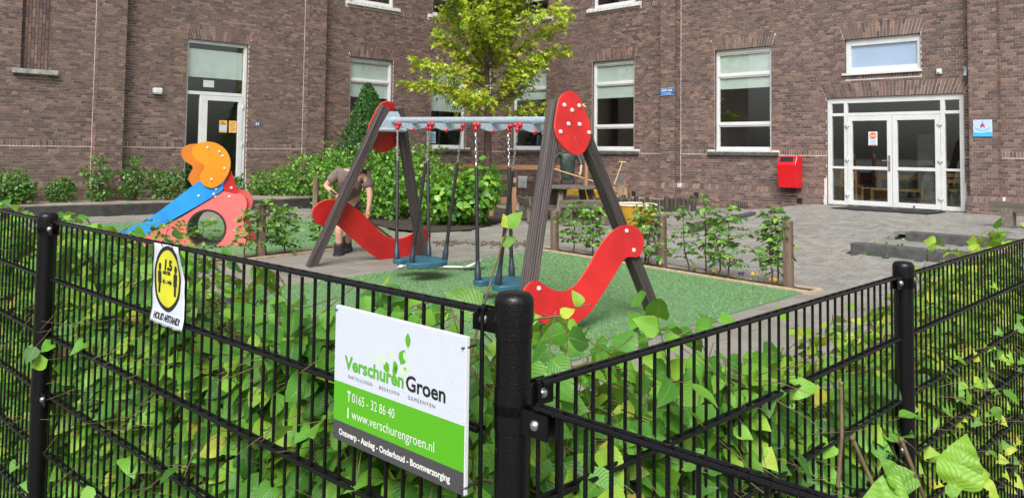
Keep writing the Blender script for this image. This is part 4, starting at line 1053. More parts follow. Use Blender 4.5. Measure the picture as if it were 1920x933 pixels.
for (x, y, h, lab) in ((-.42, 17.0, .92, 'brown wooden stake with a cut top beside the leafy bush and the tree trunk'), (.06, 16.5, .86, 'pale wooden stake with a dark collar left of the picnic table'), (1.93, 20.2, 1.18, 'tall pale stake standing behind the man in the green jacket')):
    z = gz(x, y); t = thing('wooden_stake', lab, 'stake', (x, y, z)); beam('post', V((x, y, z - .1)), V((x + .01, y, z + h)), .085, .085, m_newwood, t)
    if 'collar' in lab: m = MB(); m.lathe([(.062, .0), (.062, .08)], (x, y, z + h - .18), 12); m.build('collar', m_rubber, t)
m = MB(); c = V((.85, 18.6, gz(.85, 18.6)))
vs = []; fs = []; n, k_ = 14, 9
for i in range(k_):
    f = i / (k_ - 1); r = .30 * sin(pi * min(1, f * .9 + .12)) ** .7 + .02
    for j in range(n): a = 2 * pi * j / n; rr = r * (1 + .12 * sin(3 * a + i) + .06 * sin(7 * a)); vs.append(c + V((rr * cos(a), rr * .8 * sin(a), f * .52)))
for i in range(k_ - 1):
    for j in range(n): fs.append((i * n + j, i * n + (j + 1) % n, (i + 1) * n + (j + 1) % n, (i + 1) * n + j))
m.add([p - c for p in vs], fs); o = link('refuse_bag', m.mesh('refuse_bag', M('navy_bag_plastic', (.008, .012, .025), (.015, .02, .035), 8, .4, bmp=1, bscale=14, bdist=.04), 180), None, Matrix.Translation(c)); tag(o, 'dark navy bag standing by the rail fence left of the picnic table', 'bag')
# ------------------------------------------------------------------ the swing
tiltm = atan2(.0872, 3.434)
RSW = Matrix((WV, EV, V((0, 0, 1)))).transposed() @ Matrix.Rotation(tiltm, 3, 'X')
SWM = Matrix.Translation(SWO) @ RSW.to_4x4()
def sw(x, y, z): return SWM @ V((x, y, z))
ZB, HL = 1.833, 1.717                                        # beam height, half distance between the frames
swing = thing('playground_swing', 'two-bay swing with dark timber A-frames, red panels and a galvanised beam on the artificial lawn', 'swing', tuple(SWO), R=RSW.to_4x4())
m = MB(); m.tube([sw(0, -HL - .02, ZB), sw(0, HL + .02, ZB)], .039, 18); m.build('beam', m_galv, swing, smooth=40)
LEGTOP = {}
for e in (-1, 1):
    for s in (-1, 1):
        top = sw(.10 * s * 1.0, e * 1.665, ZB + .155); foot = sw(.80 * s, e * 2.136, 0)
        foot.z = gz(foot.x, foot.y); d = (foot - top).normalized()
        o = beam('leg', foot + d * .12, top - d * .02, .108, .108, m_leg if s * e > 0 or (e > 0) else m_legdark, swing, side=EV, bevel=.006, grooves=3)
    # steel node plates that clamp the beam between the two legs
    m = MB(); m.prism([sw(x, e * 1.60, z) for x, z in ((-.06, ZB + .11), (.06, ZB + .11), (.20, ZB - .13), (-.20, ZB - .13))], RSW @ V((0, e * .012, 0))); m.build('bracket', m_galv, swing)
    m = MB(); m.tube([sw(-.17, e * 1.62, ZB - .12), sw(.17, e * 1.62, ZB - .12)], .03, 10); m.build('cross_tube', m_galv, swing, smooth=40)
# panels lie flat on the outer side of each A-frame
VAX = V((0, -.2257, .9742)).normalized()                      # up along the frame (towards the middle as it rises), for e=-1: foot is further out
def frame_pt(e, u, v, h=0):
    """u across (screen right positive at the near frame), v up the frame from between the feet, h out of its face"""
    y0 = -2.136; up = V((0, .2257, .9742)); out = V((0, -.9742, .2257))
    q = V((u, y0, .0)) + up * v + out * h
    if e > 0: q = V((-q.x, -q.y, q.z))
    return sw(*q)
EGG = [(.008, 2.15), (.079, 2.135), (.125, 2.08), (.168, 1.97), (.209, 1.857), (.213, 1.742), (.162, 1.645), (.09, 1.566), (.006, 1.539), (-.068, 1.556), (-.146, 1.61), (-.199, 1.673), (-.218, 1.748), (-.215, 1.825), (-.174, 1.938), (-.133, 2.044), (-.076, 2.117)]
EB = [(-.078, 2.003), (.103, 2.006), (.009, 1.959), (-.057, 1.828), (.078, 1.828), (-.164, 1.752), (.183, 1.754)]
SP = [(.55, .89), (.647, .855), (.702, .784), (.701, .703), (.655, .62), (.585, .582), (.502, .597), (.441, .593), (.384, .561), (.31, .49), (.189, .383), (.054, .27), (-.058, .18), (-.162, .12), (-.29, .08), (-.409, .07), (-.52, .092), (-.611, .134), (-.698, .197), (-.752, .287), (-.779, .353), (-.774, .405), (-.74, .445), (-.679, .482), (-.616, .48), (-.558, .444), (-.495, .401), (-.413, .373), (-.311, .367), (-.215, .397), (-.145, .447), (-.034, .54), (.087, .67), (.204, .769), (.318, .841), (.428, .884)]
SB = [(.491, .832), (.549, .652), (-.616, .415), (-.363, .181)]
def panel(e, pts, bolts, name, par, h0=.062, th=.022):
    if e > 0:                                                # the far frame's panels sit a little lower and are larger
        fx = (lambda p: (p[0] * 1.2, p[1] * 1.12 - .17)) if name == 'side_panel' else (lambda p: (p[0] * 1.15, (p[1] - 1.83) * 1.12 + 1.76))
        pts = [fx(p) for p in pts]; bolts = [fx(p) for p in bolts]
    pts = smoothpoly(pts, 1); n = len(pts); m = MB()
    a = [frame_pt(e, u, v, h0) for u, v in pts]; b = [frame_pt(e, u, v, h0 + th) for u, v in pts]
    area = sum(pts[i][0] * pts[(i + 1) % n][1] - pts[(i + 1) % n][0] * pts[i][1] for i in range(n))
    if area < 0: a.reverse(); b.reverse()
    m.cur = 0; m.add(b, [tuple(range(n))]); m.add(a, [tuple(range(n - 1, -1, -1))]); m.cur = 1
    m.add(a + b, [(i, (i + 1) % n, n + (i + 1) % n, n + i) for i in range(n)])
    o = m.build(name, [m_red, m_rededge], par); bev(o, .007, 2, 1)
    for u, v in bolts:
        mm = MB(); nrm = (frame_pt(e, u, v, 1) - frame_pt(e, u, v, 0)).normalized()
        R = rot_basis(nrm)
        mm.lathe([(.021, 0), (.021, .006), (.017, .012), (.008, .015)], frame_pt(e, u, v, h0 + th), 14, R); mm.build('bolt_cap', m_cap, o, smooth=40)
    return o
for e in (-1, 1):
    pn = panel(e, EGG, EB, 'head_panel', swing, .064); panel(e, SP, SB, 'side_panel', swing, .066)
    if e < 0:
        # a scribble scratched into the near head panel
        mm = MB(); sq = [(-.05, 1.70), (-.03, 1.675), (-.01, 1.69), (0, 1.73), (.02, 1.70), (.03, 1.66), (.06, 1.64), (.10, 1.61)]
        mm.tube([frame_pt(-1, u + .01, v, .0865) for u, v in sq], .0018, 5); mm.build('scratch', m_darkred, pn)
# cross bars with red bearings; the two baby seats hang from them, four hangers each
for (y1, y2, cy, cx, lab) in ((1.109, .355, .66, -.09, 'far teal swing seat hanging from the left bay nearest the slide'), (-.546, -1.245, -.86, -.0, 'near teal swing seat hanging from the right bay behind the fence post')):
    zs = .20; att = []
    for yb in (y1, y2):
        m = MB()
        for s in (-1, 1):
            q = [(s * .0, ZB - .035), (s * .20, ZB - .035), (s * .21, ZB - .075), (s * .05, ZB - .115), (s * .0, ZB - .115)]
            m.prism([sw(x, yb - .012, z) for x, z in q], RSW @ V((0, .024, 0)))
        cb = m.build('crossbar', m_galv, swing, bevel=.003)
        for s in (-1, 1):
            m = MB(); m.ball(sw(s * .205, yb - .035, ZB - .05), .027, 10, 6); m.ball(sw(s * .205, yb + .035, ZB - .05), .024, 10, 6); m.ball(sw(s * .208, yb, ZB - .095), .026, 10, 6); m.build('bearing', m_redcap, cb, smooth=180)
        m = MB(); m.ball(sw(0, yb, ZB - .115), .025, 10, 6); m.build('bearing', m_redcap, cb, smooth=180)
    t = thing('hanging_swing', lab, 'swing seat', tuple(sw(cx, cy, zs)), 'seats hanging from the swing')
    # seat: a rounded platform with a notch on the near side and a small lobe beside it
    out = [(-.27, .245), (-.30, .17), (-.27, .10), (-.20, .085), (-.13, .10), (-.06, .08), (-.045, .03), (-.10, -.02), (-.20, -.05), (-.275, -.10), (-.285, -.18), (-.24, -.25), (-.14, -.29), (0, -.31), (.14, -.29), (.25, -.22), (.31, -.10), (.31, .06), (.25, .19), (.14, .26), (0, .285), (-.14, .28)]
    out = smoothpoly(out, 2)
    m = MB(); m.prism([sw(cx + x * .93, cy + y * .93, zs - .028) for x, y in out], RSW @ V((0, 0, .056))); m.build('seat', m_teal, t, bevel=.008, smooth=40)
    for yb, s, (ax, ay) in ((y1, -1, (-.235, .165)), (y1, 1, (.20, .175)), (y2, -1, (-.215, -.15)), (y2, 1, (.22, -.155))):
        A = sw(s * .208, yb, ZB - .115); B = sw(cx + ax, cy + ay, zs + .03)
        h = bpy.data.objects.new('hanger', None); 
        d = (B - A).normalized(); L = (B - A).length; k = .25
        m = MB(); nl = int(L * k / .034)                      # chain: links turned a quarter from one to the next
        sd = d.orthogonal().normalized(); s2 = d.cross(sd)
        for i in range(nl):
            c = A + d * (L * k * (i + .5) / nl); u = (sd if i % 2 else s2); hl, hw = .024, .0095
            ring = [c + d * (hl * cos(a) ) + u * (hw * sin(a)) for a in np.linspace(0, 2 * pi, 9)]
            m.tube(ring, .0034, 4, False)
        m.build('chain', m_chain, t, smooth=60)
        m = MB(); c0 = A + d * L * k; m.tube([c0, c0 + d * .02, B - d * .17], [.017, .020, .021], 10); sl = m.build('sleeve', m_rubber, t, smooth=50)
        m = MB(); m.tube([c0 - d * .012, c0 + d * .012], .010, 8); m.build('pin', m_steel, sl)
        m = MB(); m.tube([B - d * .19, B - d * .10, B - d * .09, B], [.021, .029, .034, .034], 12); m.build('boot', m_darkteal, t, smooth=40)
        bpy.data.objects.remove(h)
# spade lying on the lawn
c0 = V((-1.36, 9.62, gz(-1.36, 9.62) + .05)); c1 = V((-.60, 9.70, gz(-.6, 9.7) + .045))
t = thing('garden_spade', 'spade with pale shaft and bright blade lying flat on the lawn behind the far seat', 'spade', tuple(c0))
dd = (c1 - c0).normalized(); sd = V((-dd.y, dd.x, 0))
m = MB(); m.tube([c0 + dd * .12, c0 + dd * .52], .018, 10); m.build('shaft', m_stickwood, t, smooth=40)
m = MB(); m.tube([c0 + dd * .52, c1 + dd * .02], [.021, .019], 10); m.build('socket', m_blade, t, smooth=40)
m = MB(); ring = [c0 + dd * .12, c0 + dd * .08 + sd * .055, c0 - dd * .01 + sd * .06, c0 - dd * .01 - sd * .06, c0 + dd * .08 - sd * .055, c0 + dd * .12]; m.tube(ring, .012, 8); m.build('grip', m_steel, t, smooth=60)
bl = [(0, -.05, 0), (.10, -.085, .015), (.28, -.085, .13), (.28, .085, .13), (.10, .085, .015), (0, .05, 0)]
m = MB(); m.prism([c1 + dd * a + sd * b + V((0, 0, h)) for a, b, h in bl], (0.004, 0, .006)); m.build('blade', m_blade, t)

# ------------------------------------------------------------------ the slide
SD = V((-.985, -.17, 0)).normalized(); SN = V((.17, -.985, 0)).normalized()      # along the slide (downhill), towards the viewer
SO = V((-3.87, 11.67, .03))
slide = thing('slide', 'small toddler slide with blue chute, salmon side panels and orange rounded head panels', 'slide', tuple(SO))
def sl(u, z, n=0): return SO + SD * u + SN * n + V((0, 0, z))       # u: metres downhill from the near panel's right foot
def slab(par, name, pts, n0, th, mats, bolts=(), sm=1):
    pts = smoothpoly(pts, sm) if sm else pts; k = len(pts); m = MB()
    a = [sl(u, z, n0) for u, z in pts]; b = [sl(u, z, n0 + th) for u, z in pts]
    nrm = V((0, 0, 0))
    for i in range(k): nrm += (b[i] - b[0]).cross(b[(i + 1) % k] - b[0])
    if nrm.dot(SN) < 0: a.reverse(); b.reverse()
    m.add(b, [tuple(range(k))]); m.add(a, [tuple(range(k - 1, -1, -1))]); m.cur = 1 if isinstance(mats, list) else 0; m.add(a + b, [(i, (i + 1) % k, k + (i + 1) % k, k + i) for i in range(k)])
    o = m.build(name, mats, par); bev(o, (.013 if name == 'head_panel' else .008) if isinstance(mats, list) else .004, 2, 1 if isinstance(mats, list) else -1)
    for u, z in bolts:
        q = MB(); q.lathe([(.020, 0), (.020, .006), (.014, .013)], sl(u, z, n0 + th), 12, rot_basis(SN)); q.build('bolt_cap', m_cap, o, smooth=40)
    return o
K = 11.65 / 1460                                              # metres per photo pixel at the panel
def pz(zx, zy):                                               # from a 3.59x view of (220, 220): position on the slide's near face
    x = 220 + zx / 3.59; y = 220 + zy / 3.59
    return (476 - x) * K * 1.0, (465.5 - y) * K
def pp(L): return [pz(a, b) for a, b in L]
PINK = pp([(915, 880), (918, 840), (905, 810), (888, 780), (880, 745), (870, 705), (868, 670), (885, 635), (893, 590), (880, 548), (845, 520), (800, 505), (745, 505), (690, 540), (600, 600), (480, 680), (380, 740), (250, 800), (170, 850), (165, 882), (500, 886)])
ringc = pz(640, 755); ringr = .262
def pink_panel(n0, name):
    # outline with a round tunnel hole: triangulated between the outline and the hole
    pts = smoothpoly(PINK, 1); th = .02; bm = bmesh.new()
    ov = [bm.verts.new(sl(u, z, n0)) for u, z in pts]; oe = [bm.edges.new((ov[i], ov[(i + 1) % len(ov)])) for i in range(len(ov))]
    hv = [bm.verts.new(sl(ringc[0] + ringr * cos(a), ringc[1] + ringr * sin(a), n0)) for a in np.linspace(0, 2 * pi, 33)[:-1]]; he = [bm.edges.new((hv[i], hv[(i + 1) % 32])) for i in range(32)]
    r = bmesh.ops.triangle_fill(bm, use_beauty=True, edges=oe + he)
    kill = [f for f in bm.faces if hypot((f.calc_center_median() - sl(ringc[0], ringc[1], n0)).dot(SD), (f.calc_center_median() - sl(ringc[0], ringc[1], n0)).z) < ringr * .9 and all(v in hv for v in f.verts)]
    bmesh.ops.delete(bm, geom=kill, context='FACES')
    r = bmesh.ops.extrude_face_region(bm, geom=bm.faces[:]); bmesh.ops.translate(bm, vec=SN * th, verts=[v for v in r['geom'] if isinstance(v, bmesh.types.BMVert)])
    bmesh.ops.recalc_face_normals(bm, faces=bm.faces)
    me = bpy.data.meshes.new(name); bm.to_mesh(me); bm.free(); me.materials.append(m_pink)
    return link(name, me, slide)
BW = .50
pn = pink_panel(0, 'side_panel'); pink_panel(-BW - .06, 'side_panel')
for q in ((690, 545), (778, 545), (820, 770), (585, 540)):
    u, z = pz(*q); mm = MB(); mm.lathe([(.020, 0), (.020, .006), (.014, .013)], sl(u, z, .02), 12, rot_basis(SN)); mm.build('bolt_cap', m_cap, pn, smooth=40)
m = MB(); rr = []                                             # black tunnel tube between the two panels
for n_, r_ in ((.025, ringr + .018), (.025, ringr - .012), (-BW - .08, ringr - .012), (-BW - .08, ringr + .012)):
    rr.append([sl(ringc[0] + r_ * cos(a), ringc[1] + r_ * sin(a), n_) for a in np.linspace(0, 2 * pi, 33)[:-1]])
vs = [p for r in rr for p in r]; m.add(vs, [(i * 32 + k, i * 32 + (k + 1) % 32, (i + 1) % 4 * 32 + (k + 1) % 32, (i + 1) % 4 * 32 + k) for i in range(4) for k in range(32)])
m.build('tunnel_ring', m_rubber, slide, smooth=40)
ORANGE = pp([(540, 225), (560, 200), (595, 185), (640, 180), (690, 190), (740, 222), (775, 275), (785, 330), (775, 385), (750, 430), (715, 470), (670, 490), (625, 475), (598, 445), (590, 410), (605, 380), (622, 350), (612, 330), (580, 315), (550, 285), (537, 255)])
OB = pp([(635, 220), (710, 247), (732, 275), (746, 357), (667, 430)])
slab(slide, 'head_panel', ORANGE, .045, .03, [m_orange, m_orangeedge], OB)
far = [(u + .30, z - .03) for u, z in ORANGE]; slab(slide, 'head_panel', far, -BW - .085, .03, [m_orangeshade, m_orangeedge], [(OB[0][0] + .27, OB[0][1] - .03)])
REDP = pp([(760, 420), (785, 370), (800, 420), (818, 470), (838, 525), (790, 520), (740, 508), (735, 460)])
slab(slide, 'inner_panel', REDP, .005, .02, m_darkred, pp([(789, 487)]), 0)
for i, (u, z) in enumerate(((.12, .17), (.16, .42), (.2, .62))):   # steps at the back
    m = MB(); m.hexa([sl(u + a, z + .02, b) for a, b in ((.0, 0), (.17, 0), (.17, -BW - .04), (.0, -BW - .04))][::-1] + [sl(u + a, z - .02, b) for a, b in ((.0, 0), (.17, 0), (.17, -BW - .04), (.0, -BW - .04))][::-1]); m.build('step', m_darkred, slide)
top = pp([(745, 500), (700, 455), (640, 425), (575, 450), (500, 505), (420, 575), (330, 655), (250, 715), (150, 755), (40, 790), (-20, 812), (-60, 830), (-90, 850)])
low = pp([(735, 462), (690, 520), (620, 590), (540, 640), (440, 700), (330, 760), (250, 795), (150, 830), (60, 860), (-20, 880), (-92, 885)])
SIDEB = [pz(742, 500), pz(728, 462), pz(690, 440), pz(640, 425), pz(590, 440), pz(540, 478), pz(470, 535), pz(400, 595), pz(320, 660), pz(240, 715), pz(150, 755), pz(40, 790), pz(-60, 825), pz(-90, 850), pz(-90, 884), pz(-20, 884), pz(60, 855), pz(150, 825), pz(250, 795), pz(340, 745), pz(440, 690), pz(540, 630), pz(620, 580), pz(690, 535)]
for n0 in (.022, -BW - .04): slab(slide, 'chute_side', SIDEB, n0, .02, [m_blue, m_blueedge], pp([(695, 495), (680, 528), (585, 540)]) if n0 > 0 else (), 1)
bedl = pp([(700, 500), (600, 520), (520, 560), (440, 620), (350, 690), (260, 745), (150, 790), (40, 825), (-60, 855), (-100, 866)])
m = MB()
vs = []
for u, z in bedl: vs += [sl(u, z, .022), sl(u, z, -BW - .02)]
m.add(vs, [(2 * i, 2 * i + 1, 2 * i + 3, 2 * i + 2) for i in range(len(bedl) - 1)]); o = m.build('chute', m_blue, slide, smooth=180); 
so = o.modifiers.new('thick', 'SOLIDIFY'); so.thickness = .02
m = MB(); q = pz(700, 500); m.hexa([sl(.14, .70, .0), sl(.5, .70, .0), sl(.5, .70, -BW), sl(.14, .70, -BW)][::-1] + [sl(.14, .67, .0), sl(.5, .67, .0), sl(.5, .67, -BW), sl(.14, .67, -BW)][::-1]); m.build('platform', m_darkred, slide)
# ------------------------------------------------------------------ the black mesh fence, three runs that share the corner post
wire_me = {}
def fence_post(par, x, y, top, bands=(), capbands=True):
    m = MB(); m.lathe([(.0305, -.4), (.0305, top - .045)], (x, y, 0), 24); p = m.build('post', m_fence, par, smooth=40)
    m = MB(); m.lathe([(.0335, top - .052), (.0338, top - .018), (.0325, top - .010), (.027, top - .003), (.014, top), (.001, top + .0005)], (x, y, 0), 24); m.build('cap', m_fence, p, smooth=50)
def clamp(par, x, y, z, d, bolt=True, out=None):
    """band round the post with a lug along d, a steel dome nut on it"""
    m = MB(); m.lathe([(.0322, -.022), (.0322, .022)], (x, y, z), 24)
    d = V((d[0], d[1], 0)).normalized(); s = V((-d.y, d.x, 0)) if out is None else out
    A = V((x, y, z)) + d * .028; B = V((x, y, z)) + d * .088
    for o in (-.0105, .0105): m.hexa([A + s * (o + .002) + V((0, 0, -.02)), B + s * (o + .002) + V((0, 0, -.02)), B + s * (o + .002) + V((0, 0, .02)), A + s * (o + .002) + V((0, 0, .02)), A + s * (o - .002) + V((0, 0, -.02)), B + s * (o - .002) + V((0, 0, -.02)), B + s * (o - .002) + V((0, 0, .02)), A + s * (o - .002) + V((0, 0, .02))])
    c = m.build('clamp', m_fence, par, smooth=40)
    m = MB(); sg = 1 if s.dot(V((-x, -y, 0))) > 0 else -1
    q = A.lerp(B, .55) + s * sg * .0125; m.lathe([(.0095, 0), (.009, .003), (.0055, .0065), (.001, .0078)], q, 16, rot_basis(s * sg)); m.build('bolt', m_steel, c, smooth=60)
def fence_run(par, A, B, top, t0=0, t1=None):
    A = V((A[0], A[1], 0)); B = V((B[0], B[1], 0)); d = (B - A).normalized(); L = (B - A).length; s = V((-d.y, d.x, 0))
    n = round(L / .05); key = 'w'
    if key not in wire_me: m = MB(); m.tube([(0, 0, -1.23), (0, 0, 0)], .0038, 7); wire_me[key] = m.mesh('wire', m_fence, 60)
    for i in range(n + 1): link('wire', wire_me[key], par, Matrix.Translation(A + d * (L * i / n) + V((0, 0, top + .001))))
    for k in range(7):
        z = top - .0045 - .2 * k - (0 if k else 0)
        for o in (-.0083, .0083):
            m = MB(); m.tube([A + s * o + V((0, 0, z)), B + s * o + V((0, 0, z))], .0047, 8); m.build('rail', m_fencerail if k == 0 else m_fence, par, smooth=60)
    m = MB()                                                 # weld beads where the rails cross the wires
    for i in range(n + 1): m.box(A + d * (L * i / n) + V((0, 0, top - .001)), (.007, .007, .006), rot_basis((0, 0, 1), atan2(d.y, d.x)))
    o = m.build('weld', m_fence, par); o['kind'] = 'stuff'
PC = (.008, 1.342)
fl = thing('mesh_fence', 'black wire mesh fence running left from the corner post, with both signs on it', 'fence', (PC[0], PC[1], 0))
fr_ = thing('mesh_fence', 'black wire mesh fence running back right from the corner post', 'fence', (1.31, 2.62, 0))
fn = thing('mesh_fence', 'low black mesh fence coming forward from the corner post at bottom right', 'fence', (.6, .8, 0))
DL, DR, DN = V((-.7317, .6816, 0)), V((.7065, .7077, 0)), V((.715, -.699, 0))
TL_, TR_, TN_ = 1.234, 1.107, 1.083
fence_post(fl, PC[0], PC[1], 1.262); fence_post(fl, -1.655, 2.80, 1.262); fence_post(fl, -3.12, 4.20, 1.26)
fence_run(fl, (-.046, 1.345), (-1.602, 2.765), TL_); fence_run(fl, (-1.70, 2.85), (-3.07, 4.15), TL_)
clamp(fl, PC[0], PC[1], 1.207, DL); clamp(fl, -1.655, 2.80, 1.207, -DL); clamp(fl, -1.655, 2.80, 1.212, DL); clamp(fl, -1.655, 2.80, .62, -DL); clamp(fl, PC[0], PC[1], .55, DL)
fence_post(fr_, 1.315, 2.625, 1.150); fence_post(fr_, 2.72, 4.03, 1.150)
fence_run(fr_, (.052, 1.362), (1.275, 2.588), TR_); fence_run(fr_, (1.36, 2.668), (2.68, 3.99), TR_); fence_run(fr_, (2.77, 4.08), (4.1, 5.41), TR_)
clamp(fr_, PC[0], PC[1], 1.082, DR); clamp(fr_, 1.315, 2.625, 1.085, -DR); clamp(fr_, 1.315, 2.625, 1.085, DR); clamp(fr_, 1.315, 2.625, .55, -DR)
fence_run(fn, (.050, 1.308), (1.30, .09), TN_); clamp(fn, PC[0], PC[1], 1.055, DN)
fence_post(fn, 1.34, .05, 1.13)
# rain drops hanging under the top rails
m = MB(); 
for A, B, z, n in (((-.05, 1.345), (-1.6, 2.765), TL_, 150), ((.05, 1.36), (1.27, 2.59), TR_, 110), ((.05, 1.308), (.62, .75), TN_, 60)):
    for i in range(n): t = random.random(); s_ = random.choice((-.0072, .0072)); m.ball((A[0] + (B[0] - A[0]) * t + s_ * .7, A[1] + (B[1] - A[1]) * t + s_ * .7, z - .0095), random.uniform(.0014, .0026), 6, 4)
m_drop = M('rain_drop', (.5, .55, .58), None, rough=.08)
m_drop.node_tree.nodes['Principled BSDF'].inputs['Transmission Weight'].default_value = .7
o = m.build('raindrops', m_drop, None, smooth=180); tag(o, 'rain drops hanging under the top rails of the fence', 'raindrops', kind='stuff')

# ------------------------------------------------------------------ signs on the left run
A0 = V((-.054, 1.33, 0)); NF = V((-.6816, -.7317, 0))
pl = Plane2(A0 + DL * .380 + NF * .0125 + V((0, 0, .930)), -DL, (0, 0, 1)); SW, SH = .376, .259
sign = thing('company_sign', 'white, green and grey advertising board tied to the fence beside the corner post', 'sign', tuple(pl.p(0, 0)))
m = MB(); pl.slab(m, [(0, 0), (SW, 0), (SW, SH), (0, SH)], 0, .009); m.build('board', m_board, sign, bevel=.0008)
def face(a, mat, nm, h=.0094):
    m = MB(); pl.poly(m, a, h); return m.build(nm, mat, sign)
e = .0006
face([(e, .1135), (SW - e, .1135), (SW - e, SH - e), (e, SH - e)], m_signface, 'white_field'); face([(e, .0375), (SW - e, .0375), (SW - e, .1135), (e, .1135)], m_signgreen, 'green_band'); face([(e, e), (SW - e, e), (SW - e, .0375), (e, .0375)], m_signgrey, 'grey_band')
H1 = .0098
m = MB(); pl.text(m, 'Verschuren', .036, .142, .036, .182, .0012, h=H1); m.build('lettering', m_textgreen, sign)
m = MB(); pl.text(m, 'Groen', .221, .141, .0375, .106, .0009, h=H1); m.build('lettering', m_textblack, sign)
m = MB(); pl.text(m, 'PARTICULIEREN', .047, .1255, .0090, .076, 0, h=H1, spacing=1.35); pl.text(m, 'BEDRIJVEN', .145, .1255, .0090, .058, 0, h=H1, spacing=1.35); pl.text(m, 'GEMEENTEN', .228, .1255, .0090, .073, 0, h=H1, spacing=1.35); m.build('lettering', m_textblack, sign)
m = MB(); pl.text(m, 'T', .046, .082, .027, .0105, .0009, h=H1); pl.text(m, '0165 - 32 86 40', .061, .082, .0255, .130, -.0001, h=H1)
pl.text(m, 'I', .046, .050, .027, .004, .0009, h=H1); pl.text(m, 'www.verschurengroen.nl', .061, .051, .0265, .240, -.0001, h=H1); m.build('lettering', m_textwhite, sign)
m = MB(); pl.text(m, 'Ontwerp - Aanleg - Onderhoud - Boomverzorging', .020, .0125, .0165, .322, .0005, h=H1); m.build('lettering', m_textwhite, sign)
def leafpts(c, L, a, wd=.42):
    q = [(0, 0), (.25, .75), (.55, 1), (.8, .6), (1, 0), (.8, -.6), (.55, -1), (.25, -.75)]
    return [(c[0] + L * (x * cos(a) - y * wd * .5 * sin(a)), c[1] + L * (x * sin(a) + y * wd * .5 * cos(a))) for x, y in q]
mg = MB(); mp = MB()
for c, L, a, k, wd in (((.226, .214), .028, 1.6, 0, .55), ((.206, .182), .030, 1.2, 0, .8), ((.195, .165), .022, 1.9, 0, .7), ((.172, .160), .024, 2.2, 0, .8), ((.185, .158), .020, 1.1, 0, .7), ((.214, .176), .022, .3, 1, .6), ((.188, .186), .020, 2.4, 1, .6), ((.160, .172), .020, 1.9, 1, .7), ((.146, .170), .018, 2.2, 1, .6), ((.128, .174), .018, 2.7, 1, .5), ((.205, .166), .022, .6, 1, .7), ((.222, .190), .018, 2.0, 1, .6)):
    m = (mp if k else mg); pl.poly(m, leafpts(c, L, a, wd), H1 - .0002 + k * .0001)
mg.build('logo_leaves', m_textgreen, sign); mp.build('logo_leaves', m_palegreen, sign)
for a, b in ((.004, SH - .008), (SW - .006, SH - .018), (.003, .012), (SW - .004, .012)):
    m = MB(); m.tube([pl.p(a, b, -.018), pl.p(a - .006, b, .004), pl.p(a, b, .0135), pl.p(a + .006, b + .001, .004), pl.p(a + .003, b + .001, -.018)], .0016, 6); m.build('cable_tie', m_rubber, sign)
# the crinkled distance notice
pl = Plane2(A0 + DL * 1.266 + NF * .012 + V((0, 0, 1.022)), -DL, (0, 0, 1)); SW, SH = .198, .213
t = thing('distance_notice', 'crinkled white plastic sheet with yellow oval on the left fence reading 1,5 METER', 'sign', tuple(pl.p(0, 0)))
def cr(a, b):                                                # how the sheet bends out of its plane
    c = .0011 * sin(a * 60) * sin(b * 40) + .0005 * sin(b * 95 + a * 20)
    edge = max(0, (a - .15) / .048) * max(0, (b - .13) / .08) * .022 + max(0, (.03 - b) / .03) * .006
    return .0035 + c + edge
m = MB(); nx, ny = 20, 22; vs = []
for j in range(ny + 1):
    for i in range(nx + 1):
        a = SW * i / nx; b = SH * j / ny
        if j == 0: b += .0018 * sin(i * 1.1) + random.uniform(-.0008, .0008)
        if a > .15 and b > .14: a -= (a - .15) * max(0, (b - .14) / .073) * .35 * 0
        vs.append(pl.p(a, b, cr(a, b)))
fs = [(j * (nx + 1) + i, j * (nx + 1) + i + 1, (j + 1) * (nx + 1) + i + 1, (j + 1) * (nx + 1) + i) for j in range(ny) for i in range(nx)]
m.add(vs, fs); o = m.build('sheet', m_paper, t, smooth=180); so = o.modifiers.new('thick', 'SOLIDIFY'); so.thickness = .0006; so.offset = -1
def bent(m, pts, lift, sub=1):
    m.add([pl.p(a, b, cr(a, b) + lift) for a, b in pts], [tuple(range(len(pts)))])
def ringdisc(m, c, r0, r1, sy, lift, n=40):
    rs = np.linspace(r0, r1, 8); vs = []
    for r in rs: vs += [pl.p(c[0] + r * cos(q), c[1] + r * sy * sin(q), cr(c[0] + r * cos(q), c[1] + r * sy * sin(q)) + lift) for q in np.linspace(0, 2 * pi, n + 1)[:-1]]
    m.add(vs, [(i * n + k, (i + 1) * n + k, (i + 1) * n + (k + 1) % n, i * n + (k + 1) % n)[::-1] for i in range(7) for k in range(n)])
C_ = (.094, .124)
m = MB(); ringdisc(m, C_, .0005, .073, 1.06, .0007); m.build('yellow_oval', m_yellow, t, smooth=180)
m = MB(); ringdisc(m, C_, .073, .0845, 1.04, .0008); m.build('black_ring', m_textblack, t, smooth=180)
m = MB()
def btext(body, a, b, size, width, bold):
    l, r = text_width(body, size, bold); vs, fs = text_geo(body, size, width / (r - l), bold)
    m.add([pl.p(a + x, b + y, cr(a + x, b + y) + .0013) for x, y in vs], fs)
btext('1,5', .070, .148, .036, .045, .0022); btext('METER', .068, .135, .012, .046, .0008); btext('HOUD AFSTAND!', .022, .012, .024, .155, .0009)
for cx_ in (.046, .142):
    bent(m, disc((cx_, .152), .0085, 12, 1, 1.3), .0013); bent(m, [(cx_ - .012, .108), (cx_ - .012, .138), (cx_ - .008, .141), (cx_ + .008, .141), (cx_ + .012, .138), (cx_ + .012, .108), (cx_ + .007, .108), (cx_ + .006, .082), (cx_ - .006, .082), (cx_ - .007, .108)], .0013)
bent(m, [(.066, .115), (.078, .124), (.078, .1185), (.110, .1185), (.110, .124), (.122, .115), (.110, .106), (.110, .1115), (.078, .1115), (.078, .106)], .0013)
m.build('lettering', m_textblack, t)
